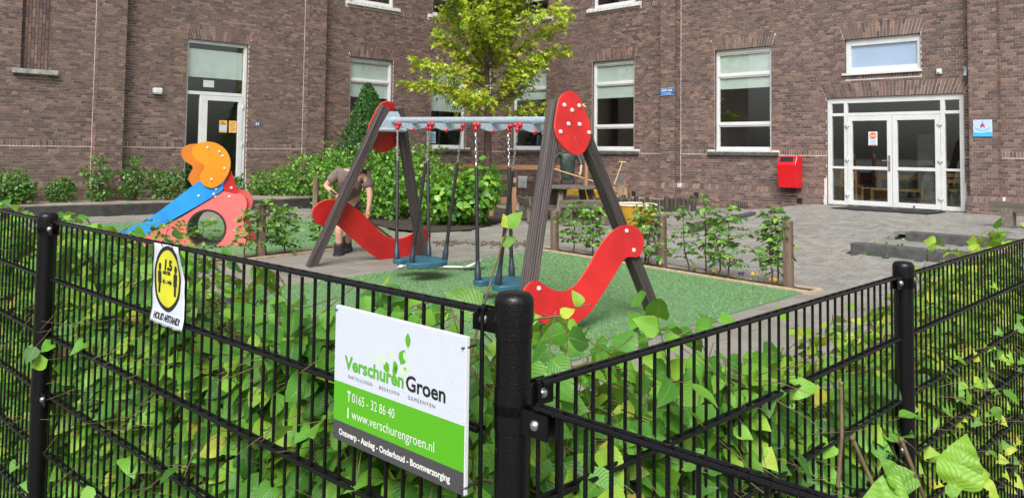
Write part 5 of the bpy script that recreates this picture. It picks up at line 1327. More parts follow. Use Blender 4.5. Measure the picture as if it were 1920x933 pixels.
for a, b in ((.06, SH - .006), (.125, SH - .006)):
    m = MB(); m.tube([pl.p(a, b, .006), pl.p(a + .002, b + .012, .012), pl.p(a + .002, b + .02, -.006), pl.p(a, b + .008, -.016)], .0014, 6); m.build('cable_tie', m_rubber, t)
# ------------------------------------------------------------------ vegetation
def leaf_template(rows=5, wmax=.62, fold=.16, curl=.18, wave=.04, seed=0, pw=.62):
    """unit-length leaf along +x, up = +z: left edge, midrib, right edge in rows"""
    r = random.Random(seed); vs = []; uv = []; fs = []
    for i in range(rows + 1):
        v = i / rows; wd = wmax * .5 * (sin(pi * v ** pw) ** .85 if 0 < i < rows else 0.0)
        z = -curl * v * v + wave * r.uniform(-1, 1) * (i > 0)
        x = v
        if 0 < i < rows:
            for sgn, u in ((1, 0.), (0, .5), (-1, 1.)):
                vs.append((x - (.03 if sgn else 0), sgn * wd, z + abs(sgn) * (fold * wd * 2 + wave * r.uniform(-1, 1)))); uv.append((u, v))
        else: vs.append((x, 0, z)); uv.append((.5, v))
    b = 1
    fs += [(0, b + 1, b), (0, b + 2, b + 1)]
    for i in range(rows - 2):
        o = 1 + i * 3; p = o + 3; fs += [(o, o + 1, p + 1, p), (o + 1, o + 2, p + 2, p + 1)]
    o = 1 + (rows - 2) * 3; tip = len(vs) - 1; fs += [(o, o + 1, tip), (o + 1, o + 2, tip)]
    return np.array(vs), fs, np.array(uv)
def maple_template(seed=0):
    r = random.Random(seed); pts = []
    lobes = [(-2.35, .45), (-1.25, .72), (-.0, 1.0), (1.25, .72), (2.35, .45)]
    ang = []
    for i, (a, L) in enumerate(lobes):
        ang += [(a - .28, L * .62), (a, L), (a + .28, L * .62)]
        if i < 4: ang.append(((a + lobes[i + 1][0]) / 2, .30))
    vs = [(.28, 0, 0)]; 
    for a, L in ang: vs.append((.28 + .62 * L * cos(a), .62 * L * sin(a), -.10 * L * L + r.uniform(-.04, .04)))
    n = len(ang); fs = [(0, i + 1, i + 2) for i in range(n - 1)] + [(0, n, 1)]
    uv = [(.5 + .4 * v[1], .2 + .7 * v[0]) for v in vs]
    return np.array(vs), fs, np.array(uv)
def leaf_mesh(name, T, mat, mats4=None):
    vs, fs, uv = T; me = bpy.data.meshes.new(name)
    if mats4 is None: allv, allf = vs, fs
    me.from_pydata([tuple(v) for v in vs], [], fs); l = me.uv_layers.new(name='UVMap')
    l.data.foreach_set('uv', uv[[vi for f in fs for vi in f]].ravel()); me.materials.append(mat); me.polygons.foreach_set('use_smooth', [True] * len(fs)); return me
class Leaves:
    """a list of leaves (point, axis, up, size); merges them or makes the largest ones objects of their own"""
    def __init__(s): s.L = []
    def add(s, p, ax, up, size): s.L.append((tuple(p), tuple(ax), tuple(up), size))
    def frames(s):
        P = np.array([l[0] for l in s.L], float); X = np.array([l[1] for l in s.L], float); U = np.array([l[2] for l in s.L], float); S = np.array([l[3] for l in s.L], float)
        X /= np.linalg.norm(X, axis=1)[:, None]; Y = np.cross(U, X); nn = np.linalg.norm(Y, axis=1); bad = nn < 1e-4
        Y[bad] = np.cross(np.array([.3, .9, .1]), X[bad]); Y /= np.linalg.norm(Y, axis=1)[:, None]; Z = np.cross(X, Y); return P, X, Y, Z, S
    def build(s, temps, mat, parent, name='foliage', pick=0, stuff=True):
        if not s.L: return
        P, X, Y, Z, S = s.frames(); N = len(S); best = np.zeros(N, bool)
        if pick:
            sc = np.full(N, -1.)
            for i in range(N):
                q = proj(P[i])
                if q and 5 < q[0] < 1915 and 5 < q[1] < 928: sc[i] = S[i] / q[2]
            k = np.argsort(-sc)[:pick]; best[k[sc[k] > 0]] = True
            mes = [leaf_mesh('leaf', T, mat) for T in temps]
            for n_, i in enumerate(np.nonzero(best)[0]):
                mw = Matrix.Identity(4)
                for r in range(3): mw[r][0], mw[r][1], mw[r][2], mw[r][3] = X[i][r] * S[i], Y[i][r] * S[i], Z[i][r] * S[i], P[i][r]
                link('leaf', mes[n_ % len(mes)], parent, mw)
        idx = np.nonzero(~best)[0]
        if len(idx) == 0: return
        allv = []; allf = []; alluv = []; off = 0
        for k, (tv, tf, tuv) in enumerate(temps):
            ii = idx[k::len(temps)]
            if len(ii) == 0: continue
            W_ = P[ii][:, None, :] + S[ii][:, None, None] * (tv[None, :, 0, None] * X[ii][:, None, :] + tv[None, :, 1, None] * Y[ii][:, None, :] + tv[None, :, 2, None] * Z[ii][:, None, :])
            n = len(tv); allv.append(W_.reshape(-1, 3)); fl_ = [vi for f in tf for vi in f]
            for j in range(len(ii)): o = off + j * n; allf.extend([tuple(v + o for v in f) for f in tf])
            alluv.append(np.tile(tuv[fl_], (len(ii), 1))); off += n * len(ii)
        me = bpy.data.meshes.new(name); me.from_pydata(np.concatenate(allv).tolist(), [], allf); me.materials.append(mat)
        l = me.uv_layers.new(name='UVMap'); l.data.foreach_set('uv', np.concatenate(alluv).ravel()); me.polygons.foreach_set('use_smooth', [True] * len(allf))
        o = link(name, me, parent)
        if stuff: o['kind'] = 'stuff'
        return o
T_beech = [leaf_template(5, .80, .10, .10 + .07 * k, .05, k, .66) for k in range(6)]
T_big = [leaf_template(11, .80, .14, .30, .075, 40 + k, .60) for k in range(5)]
T_small = [leaf_template(4, .60, .12, .15, .03, k, .7) for k in range(4)]
T_maple = [maple_template(k) for k in range(3)]
def rv(s=1.): return V((random.gauss(0, s), random.gauss(0, s), random.gauss(0, s)))
def twig(LV, tw, p, d, length, n, size, droop=.25, rad=.0018, up=None, jitter=.35, first=.15):
    """a twig from p along d with n alternate leaves"""
    d = V(d).normalized(); pts = [V(p)]; side = d.cross(V((0, 0, 1)))
    if side.length < .2: side = V((1, 0, 0))
    side.normalize(); sg = random.choice((-1, 1)); dd = d.copy()
    for i in range(n):
        dd = (dd + V((0, 0, -droop / n)) + rv(.10)).normalized(); q = pts[-1] + dd * (length / n); pts.append(q)
        if i / n < first: continue
        ax = (dd * random.uniform(.3, .9) + side * sg * random.uniform(.6, 1.1) + V((0, 0, random.uniform(-.5, .22)))).normalized(); sg = -sg
        if i == n - 1: ax = (dd + V((0, 0, -.3)) + rv(.15)).normalized()
        u = ((V(up) if up is not None else V((dd.x * .75, dd.y * .75, .75)) + V((random.gauss(0, .55), random.gauss(0, .55), 0))) + rv(jitter)).normalized(); LV.add(q, ax, u, size * random.uniform(.62, 1.2))
    if tw is not None: tw.tube(pts, [rad * (1 - .6 * i / n) for i in range(n + 1)], 5, False)
    return pts

# --- the two hedges behind the fence: shoots with alternate leaves
def hedge(name, label, A, D, nin, L, hfun, density, size, mat, depth=(.06, .48), pick=300, t0=0., push=0.03):
    root = thing(name, label, 'hedge', (A[0] + D.x * L / 2, A[1] + D.y * L / 2, 0)); LV = Leaves(); tw = MB(); st = MB()
    A = V((A[0], A[1], 0)); n = int(L / .20)
    for i in range(n):
        t = t0 + (i + random.uniform(-.3, .3)) * L / n; h = hfun(t)
        for o in (depth[0] + .08, depth[1] - .08):
            if random.random() < .25: continue
            b = A + D * t + nin * (o + random.uniform(-.06, .06)); pts = [b]
            hh = h * random.uniform(.75, 1.02)
            for k in range(1, 6): pts.append(b + V((random.gauss(0, .03), random.gauss(0, .03), hh * k / 5)))
            st.tube(pts, [.006, .0055, .005, .004, .003, .002], 6, False)
    N = int(density * L)
    for i in range(N):
        t = t0 + random.random() * L; h = hfun(t); o = random.uniform(*depth)
        if random.random() < .45: o = depth[0] + random.random() ** 2 * (depth[1] - depth[0]) * .5
        z = h * (1 - random.random() ** 1.05) if random.random() < .9 else h * random.uniform(.9, 1.08)
        z = max(.05, z)
        p = A + D * t + nin * o + V((0, 0, z))
        outw = -nin if o < sum(depth) / 2 else nin
        d = outw * random.uniform(.1, .9) + D * random.gauss(0, .6) + V((0, 0, random.uniform(-.1, .9)))
        uo = (outw * random.uniform(.2, .9) + V((0, 0, random.uniform(.45, .9))) - D * random.uniform(-.15, 1.0));
        if z > .8 * h and random.random() < .8: d.z = random.uniform(-.4, .3)
        d = (d - uo * (d.dot(uo) / uo.length_squared) * .7)
        twig(LV, tw, p - d.normalized() * .06, d, random.uniform(.16, .30), random.choice((5, 6, 7, 8)), size, .30, up=uo, jitter=.20)
    # keep leaves from growing right through the plane of the wires in great numbers: a few do
    keep = []
    for l in LV.L:
        o = (V(l[0]) - A).dot(nin)
        if o > .015 or random.random() < push: keep.append(l)
    LV.L = keep
    st.build('stems', m_twig, root, smooth=60)['kind'] = 'stuff'; tw.build('twigs', m_greentwig, root)['kind'] = 'stuff'
    LV.build(T_beech, mat, root, 'foliage', pick)
    return root
NLin, NRin = V((.6816, .7317, 0)), V((-.7077, .7065, 0))
def interp(tab):
    return lambda t: float(np.interp(t, [a for a, b in tab], [b for a, b in tab])) + .06 * sin(t * 9.1) + .03 * sin(t * 23)
hL = interp([(-.2, .92), (0, .96), (.25, 1.02), (.45, 1.09), (.7, 1.08), (.82, .92), (1.08, .92), (1.25, .95), (1.5, .97), (2.1, 1.0), (2.9, 1.03), (4.5, 1.03)])
hedge('beech_hedge', 'green beech hedge growing behind the left fence and both signs', (-.02, 1.36), DL, NLin, 4.2, hL, 900, .071, m_leaf)
hR = interp([(-.2, .82), (.0, .86), (.3, .84), (.45, .93), (.75, .96), (.95, .78), (1.15, .60), (1.4, .55), (1.6, .66), (1.8, .78)])
hedge('beech_hedge', 'light green beech hedge behind the right fence between the corner post and the second post', (.08, 1.40), DR, NRin, 1.75, hR, 900, .072, m_leaf)
hR2 = interp([(1.8, .68), (2.2, .68), (2.7, .70), (3.1, .76), (3.5, .84), (5.5, .92)])
hedge('beech_hedge', 'pale yellow-green beech hedge behind the right fence beyond the second post', (.08, 1.40), DR, NRin, 3.3, hR2, 800, .064, m_leafyell, t0=1.86, push=.02)

# --- single shoots that stand above the rails, as one sees them against the lawn
sh = thing('hedge_shoot', 'bare young shoot with a few leaves rising in front of the near swing seat', 'shoot', (-.02, 1.6, 1.1)); LV = Leaves(); tw = MB()
pts = [V((-.075, 1.56, 1.10)), V((-.055, 1.57, 1.18)), V((-.035, 1.58, 1.25)), V((-.018, 1.58, 1.31)), V((-.006, 1.58, 1.345))]
tw.tube(pts, [.0035, .003, .0025, .002, .0012], 6); LV.add(pts[1], (-.7, .1, .35), (-.2, -.8, .5), .085); LV.add(pts[3], (.5, 0, .35), (0, -.7, .6), .035); LV.add(pts[4], (.5, 0, .7), (-.5, -.8, .2), .045); LV.add(pts[4], (-.2, 0, 1), (.4, -.9, .1), .03); LV.add(pts[1], (.6, .1, -.2), (.2, -.7, .6), .06)
tw.build('stem', m_greentwig, sh, smooth=60); LV.build(T_beech, m_leafyell, sh, 'leaf', 300)
sh = thing('hedge_shoot', 'thin leaning shoot with three small leaves across the near red side panel', 'shoot', (.05, 1.5, 1.2)); LV = Leaves(); tw = MB()
pts = [V((.02, 1.52, 1.165)), V((.06, 1.54, 1.175)), V((.10, 1.55, 1.178)), V((.14, 1.56, 1.195)), V((.163, 1.56, 1.20))]
tw.tube(pts, [.002, .0018, .0016, .0014, .001], 6); LV.add(pts[0] + V((.01, 0, 0)), (.25, 0, .9), (-.6, -.7, .1), .05); LV.add(pts[2], (.75, 0, .4), (-.2, -.7, .5), .032); LV.add(pts[3], (-.35, 0, .9), (.5, -.8, .1), .035)
tw.build('stem', m_greentwig, sh, smooth=60); LV.build(T_beech, m_leafyell, sh, 'leaf', 300)
# --- big leaves outside the fence, low at the right
sh = thing('beech_shoot', 'cut-back shoots with large bright green leaves in front of the right fence at the bottom', 'shoot', (.58, 1.1, .98)); LV = Leaves(); tw = MB()
for a, b in (((.585, 1.12, .92), (.525, 1.14, 1.085)), ((.66, 1.14, .90), (.60, 1.15, 1.08)), ((.57, 1.3, .95), (.585, 1.32, 1.11))):
    a, b = V(a) + V((-.03, 0, .01)), V(b) + V((-.03, 0, .01)); tw = MB(); tw.tube([a, a.lerp(b, .5) + V((.004, 0, 0)), b], [.0035, .0032, .003], 7); tw.ball(b, .0045, 7, 5); tw.build('stem', m_greentwig, sh, smooth=60)
for p, ax, up, s in (((.585, 1.10, 1.0), (-.95, -.1, -.12), (.1, -.6, .8), .115), ((.59, 1.11, 1.0), (-.42, .2, .8), (.3, -.8, .35), .085), ((.60, 1.09, .995), (.5, -.1, -.7), (.5, -.5, .6), .10), ((.66, 1.12, 1.005), (.35, .1, .95), (-.3, -.85, .3), .115), ((.67, 1.13, 1.01), (.9, .1, .35), (-.2, -.5, .8), .085), ((.66, 1.10, .97), (.75, -.1, -.15), (.1, -.7, .7), .10), ((.65, 1.09, .955), (.2, -.2, -.6), (.2, -.9, .5), .10), ((.60, 1.09, .955), (-.6, -.1, -.6), (0, -.8, .6), .10), ((.50, 1.12, .97), (-.8, .1, .0), (.0, -.6, .8), .06), ((.71, 1.12, .95), (.9, 0, -.5), (.3, -.6, .7), .09)): LV.add(V(p) + V((-.03, 0, .03)), ax, up, s * .66)
LV.build(T_big, m_leafyell, sh, 'leaf', 300)

# --- planters along the lawns: pale edging boards, posts, saplings, pansies
def planter(label, P, ends=True):
    c = (sum(p[0] for p in P) / 4, sum(p[1] for p in P) / 4); t = thing('planter_strip', label, 'planter', (c[0], c[1], gz(*c)))
    for i in range(4):
        a, b = V((*P[i], 0)), V((*P[(i + 1) % 4], 0)); n = max(1, round((b - a).length / 1.0))
        for k in range(n):
            p, q = a.lerp(b, k / n), a.lerp(b, (k + 1) / n); p.z, q.z = gz(p.x, p.y) - .008, gz(q.x, q.y) - .008; d = (q - p).normalized() * .003
            beam('edging_board', p + d, q - d, .09, .035, m_edging, t, side=(0, 0, 1)) if False else beam('edging_board', p + d, q - d, .035, .09, m_edging, t, side=(0, 0, 1))
    return t
planter('narrow planter with pale edging along the far right side of the swing lawn', PL1); planter('narrow planter with pale edging along the right side of the slide lawn', PL2)
def on(A, B, f, off=0): return A[0] + (B[0] - A[0]) * f, A[1] + (B[1] - A[1]) * f
Q1 = ((.45, 11.79), (3.42, 8.78)); Q2 = ((-2.53, 11.48), (-4.5, 8.88))
for Q, f, h, lab in ((Q1, .07, .60, 'short dark post in the planter behind the near swing leg'), (Q1, .517, .70, 'grey post in the middle of the right planter beside the twin saplings'), (Q1, .925, .78, 'brown post at the near end of the right planter'), (Q2, .40, .72, 'dark wooden post in the planter right of the slide')):
    x, y = on(*Q, f); z = gz(x, y); t = thing('planter_post', lab, 'post', (x, y, z)); beam('post', V((x, y, z - .1)), V((x - .01, y, z + h)), .095, .095, m_post, t, side=(.7, .7, 0), bevel=.012)
x, y = -4.25, 17.0; z = gz(x, y); t = thing('planter_post', 'short grey post at the edge of the shrubs behind the stooping man', 'post', (x, y, z)); beam('post', V((x, y, z)), V((x, y, z + .85)), .10, .10, m_post, t)
def sapling(x, y, h, spread, leaves, label, mat=None, stems=1, size=.078, bare=.2, lean=0., group=None, pad=True):
    z = gz(x, y); t = thing('sapling', label, 'sapling', (x, y, z), group); LV = Leaves(); tw = MB(); st = MB(); mat = mat or m_leafsap
    leaves = int(leaves * 2.1); per = max(1, leaves // stems)
    for s in range(stems):
        a = random.uniform(0, 2 * pi); base = V((x + (.05 * cos(a) if stems > 1 else 0), y + .05 * sin(a), z)); pts = [base]; hh = h * random.uniform(.85, 1.0) if stems > 1 else h
        for k in range(1, 7): pts.append(base + V((lean * k / 6 + random.gauss(0, .018), random.gauss(0, .018), hh * k / 6)))
        st.tube(pts, [.011, .010, .009, .008, .006, .004, .002], 6, False)
        nt = max(4, per // 6)
        for i in range(nt):
            f = bare + (1 - bare) * (i + random.random()) / nt; k = min(5, int(f * 6)); p = pts[k].lerp(pts[k + 1], f * 6 - k)
            a = i * 2.4 + random.uniform(-.4, .4); w_ = spread * random.uniform(.5, 1.1) * (1.15 - .6 * abs(f - .55))
            twig(LV, tw, p, (cos(a), sin(a), random.uniform(.0, .5)), w_, 6, size, .35, .003, jitter=.25, first=.1)
        for i in range(3): LV.add(pts[-1], (random.gauss(0, .6), random.gauss(0, .6), .7), (0, -.3, .8), size * .8)
    st.build('trunk', m_twig, t, smooth=60); tw.build('twigs', m_twig, t)['kind'] = 'stuff'; LV.build(T_small, mat, t, 'foliage'); return t
for Q, f, h, sp, n, st, lab in (
    (Q1, .15, .72, .26, 110, 1, 'sapling with wide pale crown beside the short dark post, left end of the right planter'),
    (Q1, .235, .70, .18, 130, 1, 'narrow leafy sapling between the pale crown and the far red panel edge'),
    (Q1, .452, .86, .24, 150, 2, 'bushy twin-stemmed sapling in front of the yellow tub'),
    (Q1, .492, .74, .2, 90, 1, 'leafy sapling hugging the grey middle post of the right planter'),
    (Q1, .615, .82, .17, 70, 1, 'thin leaning sapling with open tiers right of the grey middle post'),
    (Q1, .668, .98, .17, 70, 1, 'tall thin sapling with a yellow tip in the right planter'),
    (Q1, .705, .68, .2, 80, 1, 'short sapling between the two tallest ones of the right planter'),
    (Q1, .742, .88, .28, 130, 1, 'wide sapling with long side twigs near the pansies'),
    (Q1, .885, .94, .18, 190, 2, 'dense columnar sapling against the brown end post'),
    (Q2, .12, .60, .2, 80, 1, 'small sapling behind the left swing leg'),
    (Q2, .285, .66, .25, 150, 1, 'spreading sapling right of the dark post by the slide'),
    (Q2, .36, .74, .22, 120, 1, 'sapling directly beside the dark post by the slide'),
    (Q2, .47, .62, .20, 70, 1, 'sapling in front of the salmon panel edge left of the dark post'),
    (Q2, .66, .50, .28, 60, 1, 'low broad sapling in front of the round tunnel hole of the slide'),
    (Q2, .80, .56, .30, 75, 1, 'broad pale sapling in front of the blue chute'),
    (Q2, .97, .5, .30, 80, 1, 'sapling in front of the low end of the blue chute')):
    x, y = on(*Q, f); sapling(x + random.uniform(-.02, .02), y, h, sp, n, lab, None, st, lean=-.12 if 'leaning' in lab else 0)
m_pv = M('violet_petal', (.05, .012, .12), None, rough=.6); m_py = M('yellow_petal', (.80, .55, .01), None, rough=.6); m_po = M('orange_petal', (.80, .32, .02), None, rough=.6)
for f, dz, mt, lab in ((.765, .10, m_pv, 'dark violet pansy in the right planter'), (.815, .13, m_py, 'yellow pansy on a tall stem in the right planter'), (.862, .09, m_po, 'orange pansy nearest the brown end post'), (.44, .10, m_pv, 'violet pansy at the foot of the twin-stemmed sapling'), (.675, .08, m_py, 'small yellow pansy between the thin saplings')):
    x, y = on(*Q1, f); x += .03; y -= .03; z = gz(x, y); t = thing('pansy', lab, 'flower', (x, y, z)); LV = Leaves()
    for k in range(2 if dz > .12 else 3):
        c = V((x + random.uniform(-.05, .05), y + random.uniform(-.03, .03), z + dz * random.uniform(.85, 1.1))); m = MB(); m.tube([(c.x, c.y, z), tuple(c)], .003, 5); m.build('stem', m_greentwig, t)
        m = MB(); fx = V((-.2, -1, .35)).normalized(); R = rot_basis(fx)
        for q in range(5): a = q * 2 * pi / 5; m.add([c + R @ V((0, 0, .004)), c + R @ V((.018 * cos(a - .5), .018 * sin(a - .5), 0)), c + R @ V((.023 * cos(a), .023 * sin(a), .004)), c + R @ V((.018 * cos(a + .5), .018 * sin(a + .5), 0))], [(0, 1, 2, 3)])
        m.build('petals', mt, t)
    for k in range(10): LV.add((x, y, z + .02), (random.gauss(0, 1), random.gauss(0, 1), .5), (0, 0, 1), .06)
    LV.build(T_small, m_leafsap, t, 'foliage')

# --- shrubs in beds: many leaves spread on lumpy volumes, with stems
def bush(name, label, cat, c, blobs, n, size, mat, temps=None, shell=.55, stems=6, group=None, upb=.7):
    t = thing(name, label, cat, c, group); LV = Leaves(); st = MB(); c = V(c)
    vol = [b[3] * b[4] * b[5] for b in blobs]; tot = sum(v ** .75 for v in vol)
    for b, v in zip(blobs, vol):
        o = c + V(b[:3]); k = int(n * v ** .75 / tot); ph = [random.uniform(0, 6) for _ in range(4)]
        for i in range(k):
            d = rv().normalized(); r = (shell + (1 - shell) * random.random() ** .6) * (1 + .26 * sin(5 * d.x + ph[0]) * sin(6 * d.z + ph[1]) + .20 * sin(11 * d.y + ph[2]) * sin(9 * d.z + ph[3]))
            p = o + V((d.x * b[3] * r, d.y * b[4] * r, d.z * b[5] * r))
            if p.z < c.z + .02: continue
            u = (d + V((0, 0, upb)) + rv(.4)).normalized(); ax = (rv(.8) + V((0, 0, -.35)) + d * .5)
            LV.add(p, ax, u, size * random.uniform(.6, 1.3))
        for i in range(max(2, stems // len(blobs) + 1)):
            q = o + V((random.uniform(-.6, .6) * b[3], random.uniform(-.6, .6) * b[4], b[5] * random.uniform(.2, .7))); s0 = V((o.x + random.uniform(-.2, .2) * b[3], o.y, c.z)); st.tube([s0, s0.lerp(q, .5) + rv(.04), q], [.014, .010, .005], 5, False)
    st.build('stems', m_twig, t)['kind'] = 'stuff'; LV.build(temps or T_small, mat, t, 'crown', stuff=False); return t
bush('shrub', 'dark dense low shrub at the end of the raised bed beside the left wing', 'shrub', (-4.9, 20.0, .05), [(-.15, 0, .75, .95, .8, .60), (.55, -.2, .95, .75, .7, .62), (-.75, -.1, .55, .5, .6, .42)], 3600, .085, m_leafshrub)
bush('shrub', 'broad bright green shrub mass behind the stooping man', 'shrub', (-3.1, 17.2, .03), [(0, 0, .75, 1.0, .9, .75), (.9, -.2, .85, .9, .9, .75), (1.6, -.5, .65, .7, .8, .62), (-.7, .5, .7, .7, .7, .65), (.5, -.9, .5, .8, .5, .5)], 6500, .095, m_leafshrub)
bush('shrub', 'rounded bush with larger leaves at the paving edge left of the tree trunk', 'shrub', (-.95, 15.3, .03), [(0, 0, .55, .62, .55, .52), (.38, .1, .75, .4, .4, .42), (-.45, 0, .45, .5, .5, .42)], 1500, .135, m_leafshrub, T_beech)
bush('shrub', 'small dark spiky shrub between the raised bed and the slide door', 'shrub', (-6.25, 19.6, .32), [(0, 0, .32, .34, .3, .30)], 420, .08, m_leafshrub)
# clipped evergreen cone
t = thing('conical_evergreen', 'tall pointed dense evergreen in front of the left wing behind the swing', 'evergreen', (-3.45, 18.6, .05)); LV = Leaves(); H_ = 2.95
for i in range(9500):
    f = random.random() ** 1.35; a = random.uniform(0, 2 * pi)
    R_ = (.98 * (1 - f) ** .75 * (1 - .35 * max(0, .25 - f) / .25) + .02) * (.80 + .20 * random.random() ** .5) * (1 + .15 * sin(3 * a + 9 * f) + .12 * sin(7 * a - 17 * f))
    d = V((cos(a), sin(a), .35)); p = V((-3.45 + R_ * cos(a), 18.6 + R_ * sin(a), .1 + f * H_)); LV.add(p, d * .5 + V((0, 0, .5)) + rv(.45), d + rv(.4), random.uniform(.045, .085))
m = MB(); m.tube([(-3.45, 18.6, 0), (-3.45, 18.6, 2.6)], [.08, .02], 8); m.build('trunk', m_bark, t); LV.build(T_small, m_leafdark, t, 'crown', stuff=False)
# dark shrubs on the raised bed along the left wing
for i, (x, y, w_, h, lab) in enumerate(((-10.3, 15.7, .75, .78, 'big dark rounded shrub on the raised bed at the left edge'), (-9.45, 16.4, .36, .6, 'smaller loose shrub right of the big one at the left edge'), (-8.85, 16.75, .38, .95, 'lone upright shrub in front of the pilaster with a thin top shoot'), (-7.75, 17.6, .55, .82, 'dark shrub left of the two behind the blue chute'), (-7.05, 18.25, .50, .85, 'dark shrub right of the two behind the blue chute'), (-6.6, 18.5, .36, .62, 'low dark shrub behind the orange panels'), (-8.3, 17.15, .40, .66, 'low shrub right of the lone upright one on the raised bed'), (-9.9, 15.75, .40, .55, 'small shrub at the front of the raised bed near the left fence post'))):
    b = [(0, 0, h * .42, w_ * .8, w_ * .7, h * .40), (w_ * .35, 0, h * .62, w_ * .45, w_ * .4, h * .32), (-w_ * .4, .05, h * .55, w_ * .45, w_ * .4, h * .30)]
    if 'lone' in lab: b = [(0, 0, .30, .30, .3, .26), (0, 0, .62, .36, .3, .12), (.02, 0, .9, .16, .15, .10)]
    bush('shrub', lab, 'shrub', (x, y, .30), b, int(780 * w_ / .5), .075, m_leafbed)

# --- the tree: trunk, tiers of limbs, leaves in layered sprays
tx, ty = -.65, 19.6; tz = gz(tx, ty)
tree = thing('maple_tree', 'young maple with reddish-brown trunk and layered yellow-green crown in front of the corner', 'tree', (tx, ty, tz)); LV = Leaves(); st = MB(); tw = MB()
def trunk_at(z): f = z / 7.2; return V((tx + .05 * sin(z * .9), ty + .03 * sin(z * 1.3), tz + z))
zs_ = [0, .15, .6, 1.2, 2.0, 2.8, 3.6, 4.4, 5.2, 6.0, 6.8, 7.2]; rs_ = [.135, .105, .098, .092, .085, .072, .06, .05, .04, .03, .018, .008]
m = MB(); m.tube([trunk_at(z) for z in zs_], rs_, 12); m.build('trunk', m_bark, tree, smooth=60)
nb = 50
for i in range(nb):
    z = 2.25 + 4.6 * (i / nb) ** .95; a = i * 2.399 + random.uniform(-.35, .35)
    L = (2.42 - .28 * abs(z - 3.3) - .10 * max(0, z - 4.2)) * random.uniform(.72, 1.12); el = radians(random.uniform(14, 46) + 5 * (z - 2.2))
    if i < 5: el = radians(random.uniform(0, 22)); L *= .95
    p0 = trunk_at(z); d = V((cos(a) * cos(el), sin(a) * cos(el), sin(el))); pts = [p0]; n = 9
    for k in range(1, n + 1):
        d = (d + V((0, 0, .03 if k < 5 else -.04)) + rv(.10)).normalized(); pts.append(pts[-1] + d * (L / n))
    st.tube(pts, [max(.003, .024 * (1 - .5 * z / 8) * (1 - k / (n + 1))) for k in range(n + 1)], 6, False)
    for k in range(2, n + 1):
        for q in range(11 if k < n else 12):
            b = random.uniform(0, 2 * pi); sd = (d.cross(V((0, 0, 1))).normalized() * random.choice((-1, 1)) * random.uniform(.5, 1) + d * random.uniform(.2, .9) + V((0, 0, random.uniform(-.5, .7))))
            pt = twig(LV, tw, pts[k], sd, random.uniform(.22, .52) * (1.15 - .04 * k), 6, .155, .35, .004, jitter=.55, first=0.05)
for i in range(30):
    p = trunk_at(6.2 + random.random()); twig(LV, tw, p, rv() + V((0, 0, .6)), .5, 6, .15, .2, .004)
st.build('limb', m_bark, tree, smooth=60); tw.build('twigs', m_bark, tree)['kind'] = 'stuff'; LV.build(T_maple, m_leafmaple, tree, 'crown', stuff=False)
print('maple leaves', len(LV.L))

# --- crumbs of soil on the paving, dark cloth on the ground, trees across the street behind the viewer
m = MB()
for k in range(420):
    t_ = random.random(); x = -1.15 + 1.55 * t_ + random.gauss(0, .06); y = 12.35 + random.gauss(0, .16) - .1 * t_; r = random.uniform(.006, .022)
    if .25 < t_ < .42 and random.random() < .7: continue
    m.box((x, y, gz(x, y) + r * .4), (r * 2, r * 1.6, r * 1.2), Euler((random.random() * 3, random.random() * 3, random.random() * 3)).to_matrix())
o = m.build('soil_crumbs', m_chip, None); tag(o, 'scattered soil crumbs on the paving behind the swing seats', 'soil crumbs', kind='stuff')
c = V((-2.62, 7.25, gz(-2.62, 7.25))); m = MB(); n = 18; vs = []
for j in range(9):
    for i in range(n):
        u, v = i / (n - 1) - .5, j / 8 - .5; fall = max(0, 1 - (abs(u) * 2) ** 3) * max(0, 1 - (abs(v) * 2) ** 2)
        vs.append(((u * .52 + .03 * sin(j * 2)), (v * .34 + .03 * sin(i * 1.7)), .012 + fall * (.10 + .05 * sin(i * 1.1 + j) + .03 * sin(i * 2.7 - j * 1.9))))
m.add(vs, [(j * n + i, j * n + i + 1, (j + 1) * n + i + 1, (j + 1) * n + i) for j in range(8) for i in range(n - 1)])
o = m.build('crumpled_cloth', m_cloth, None, smooth=180); o.location = c; tag(o, 'crumpled black cloth lying on the paving seen through the left fence', 'cloth')
LV = Leaves()
for k in range(16):
    bx = -34 + k * 4.4 + random.uniform(-1, 1); by = -24 + random.uniform(-3, 3); hh = random.uniform(5, 9)
    for i in range(420): d = rv().normalized() * random.uniform(.7, 1.05); LV.add((bx + d.x * 2.9, by + d.y * 2.2, hh * .52 + d.z * hh * .5), rv(), rv(), random.uniform(.5, .95))
o = LV.build(T_small, m_leafback, None, 'treeline'); tag(o, 'far row of dark trees across the street that the window panes mirror', 'trees', kind='stuff')

# weeds in the joints of the steps, a few fallen leaves
LV = Leaves()
for k in range(60):
    a = 14.5 + random.random() * 1.6; o_ = random.choice((5.40, 5.42, 6.42, 6.1)) + random.gauss(0, .03); p = WR.p(a, o_, 0); z = .268 if o_ < 6.3 else .13
    for q in range(5): LV.add((p.x + random.gauss(0, .02), p.y + random.gauss(0, .02), z), (random.gauss(0, .5), random.gauss(0, .5), .8), rv(), random.uniform(.03, .055))
LV.L = [l for i, l in enumerate(LV.L) if (i // 5) % 5 < 1]
o = LV.build(T_small, m_leafshrub, None, 'weeds'); tag(o, 'small weeds growing in the joints of the concrete steps', 'weeds', kind='stuff')
LV = Leaves()
for k in range(150):
    x, y = random.uniform(-4, 6.5), random.uniform(4.5, 15); z = gz(x, y) + (.034 if inpoly(x, y, TURF) else .006); a = random.uniform(0, 6.3)
    LV.add((x, y, z), (cos(a), sin(a), random.uniform(-.05, .15)), V((random.gauss(0, .25), random.gauss(0, .25), 1)), random.uniform(.03, .06))
m_dead = leaf_mat('fallen_leaf', [(0, (.16, .10, .03)), (.6, (.28, .24, .05)), (1, (.16, .24, .05))], .1, .6, False)
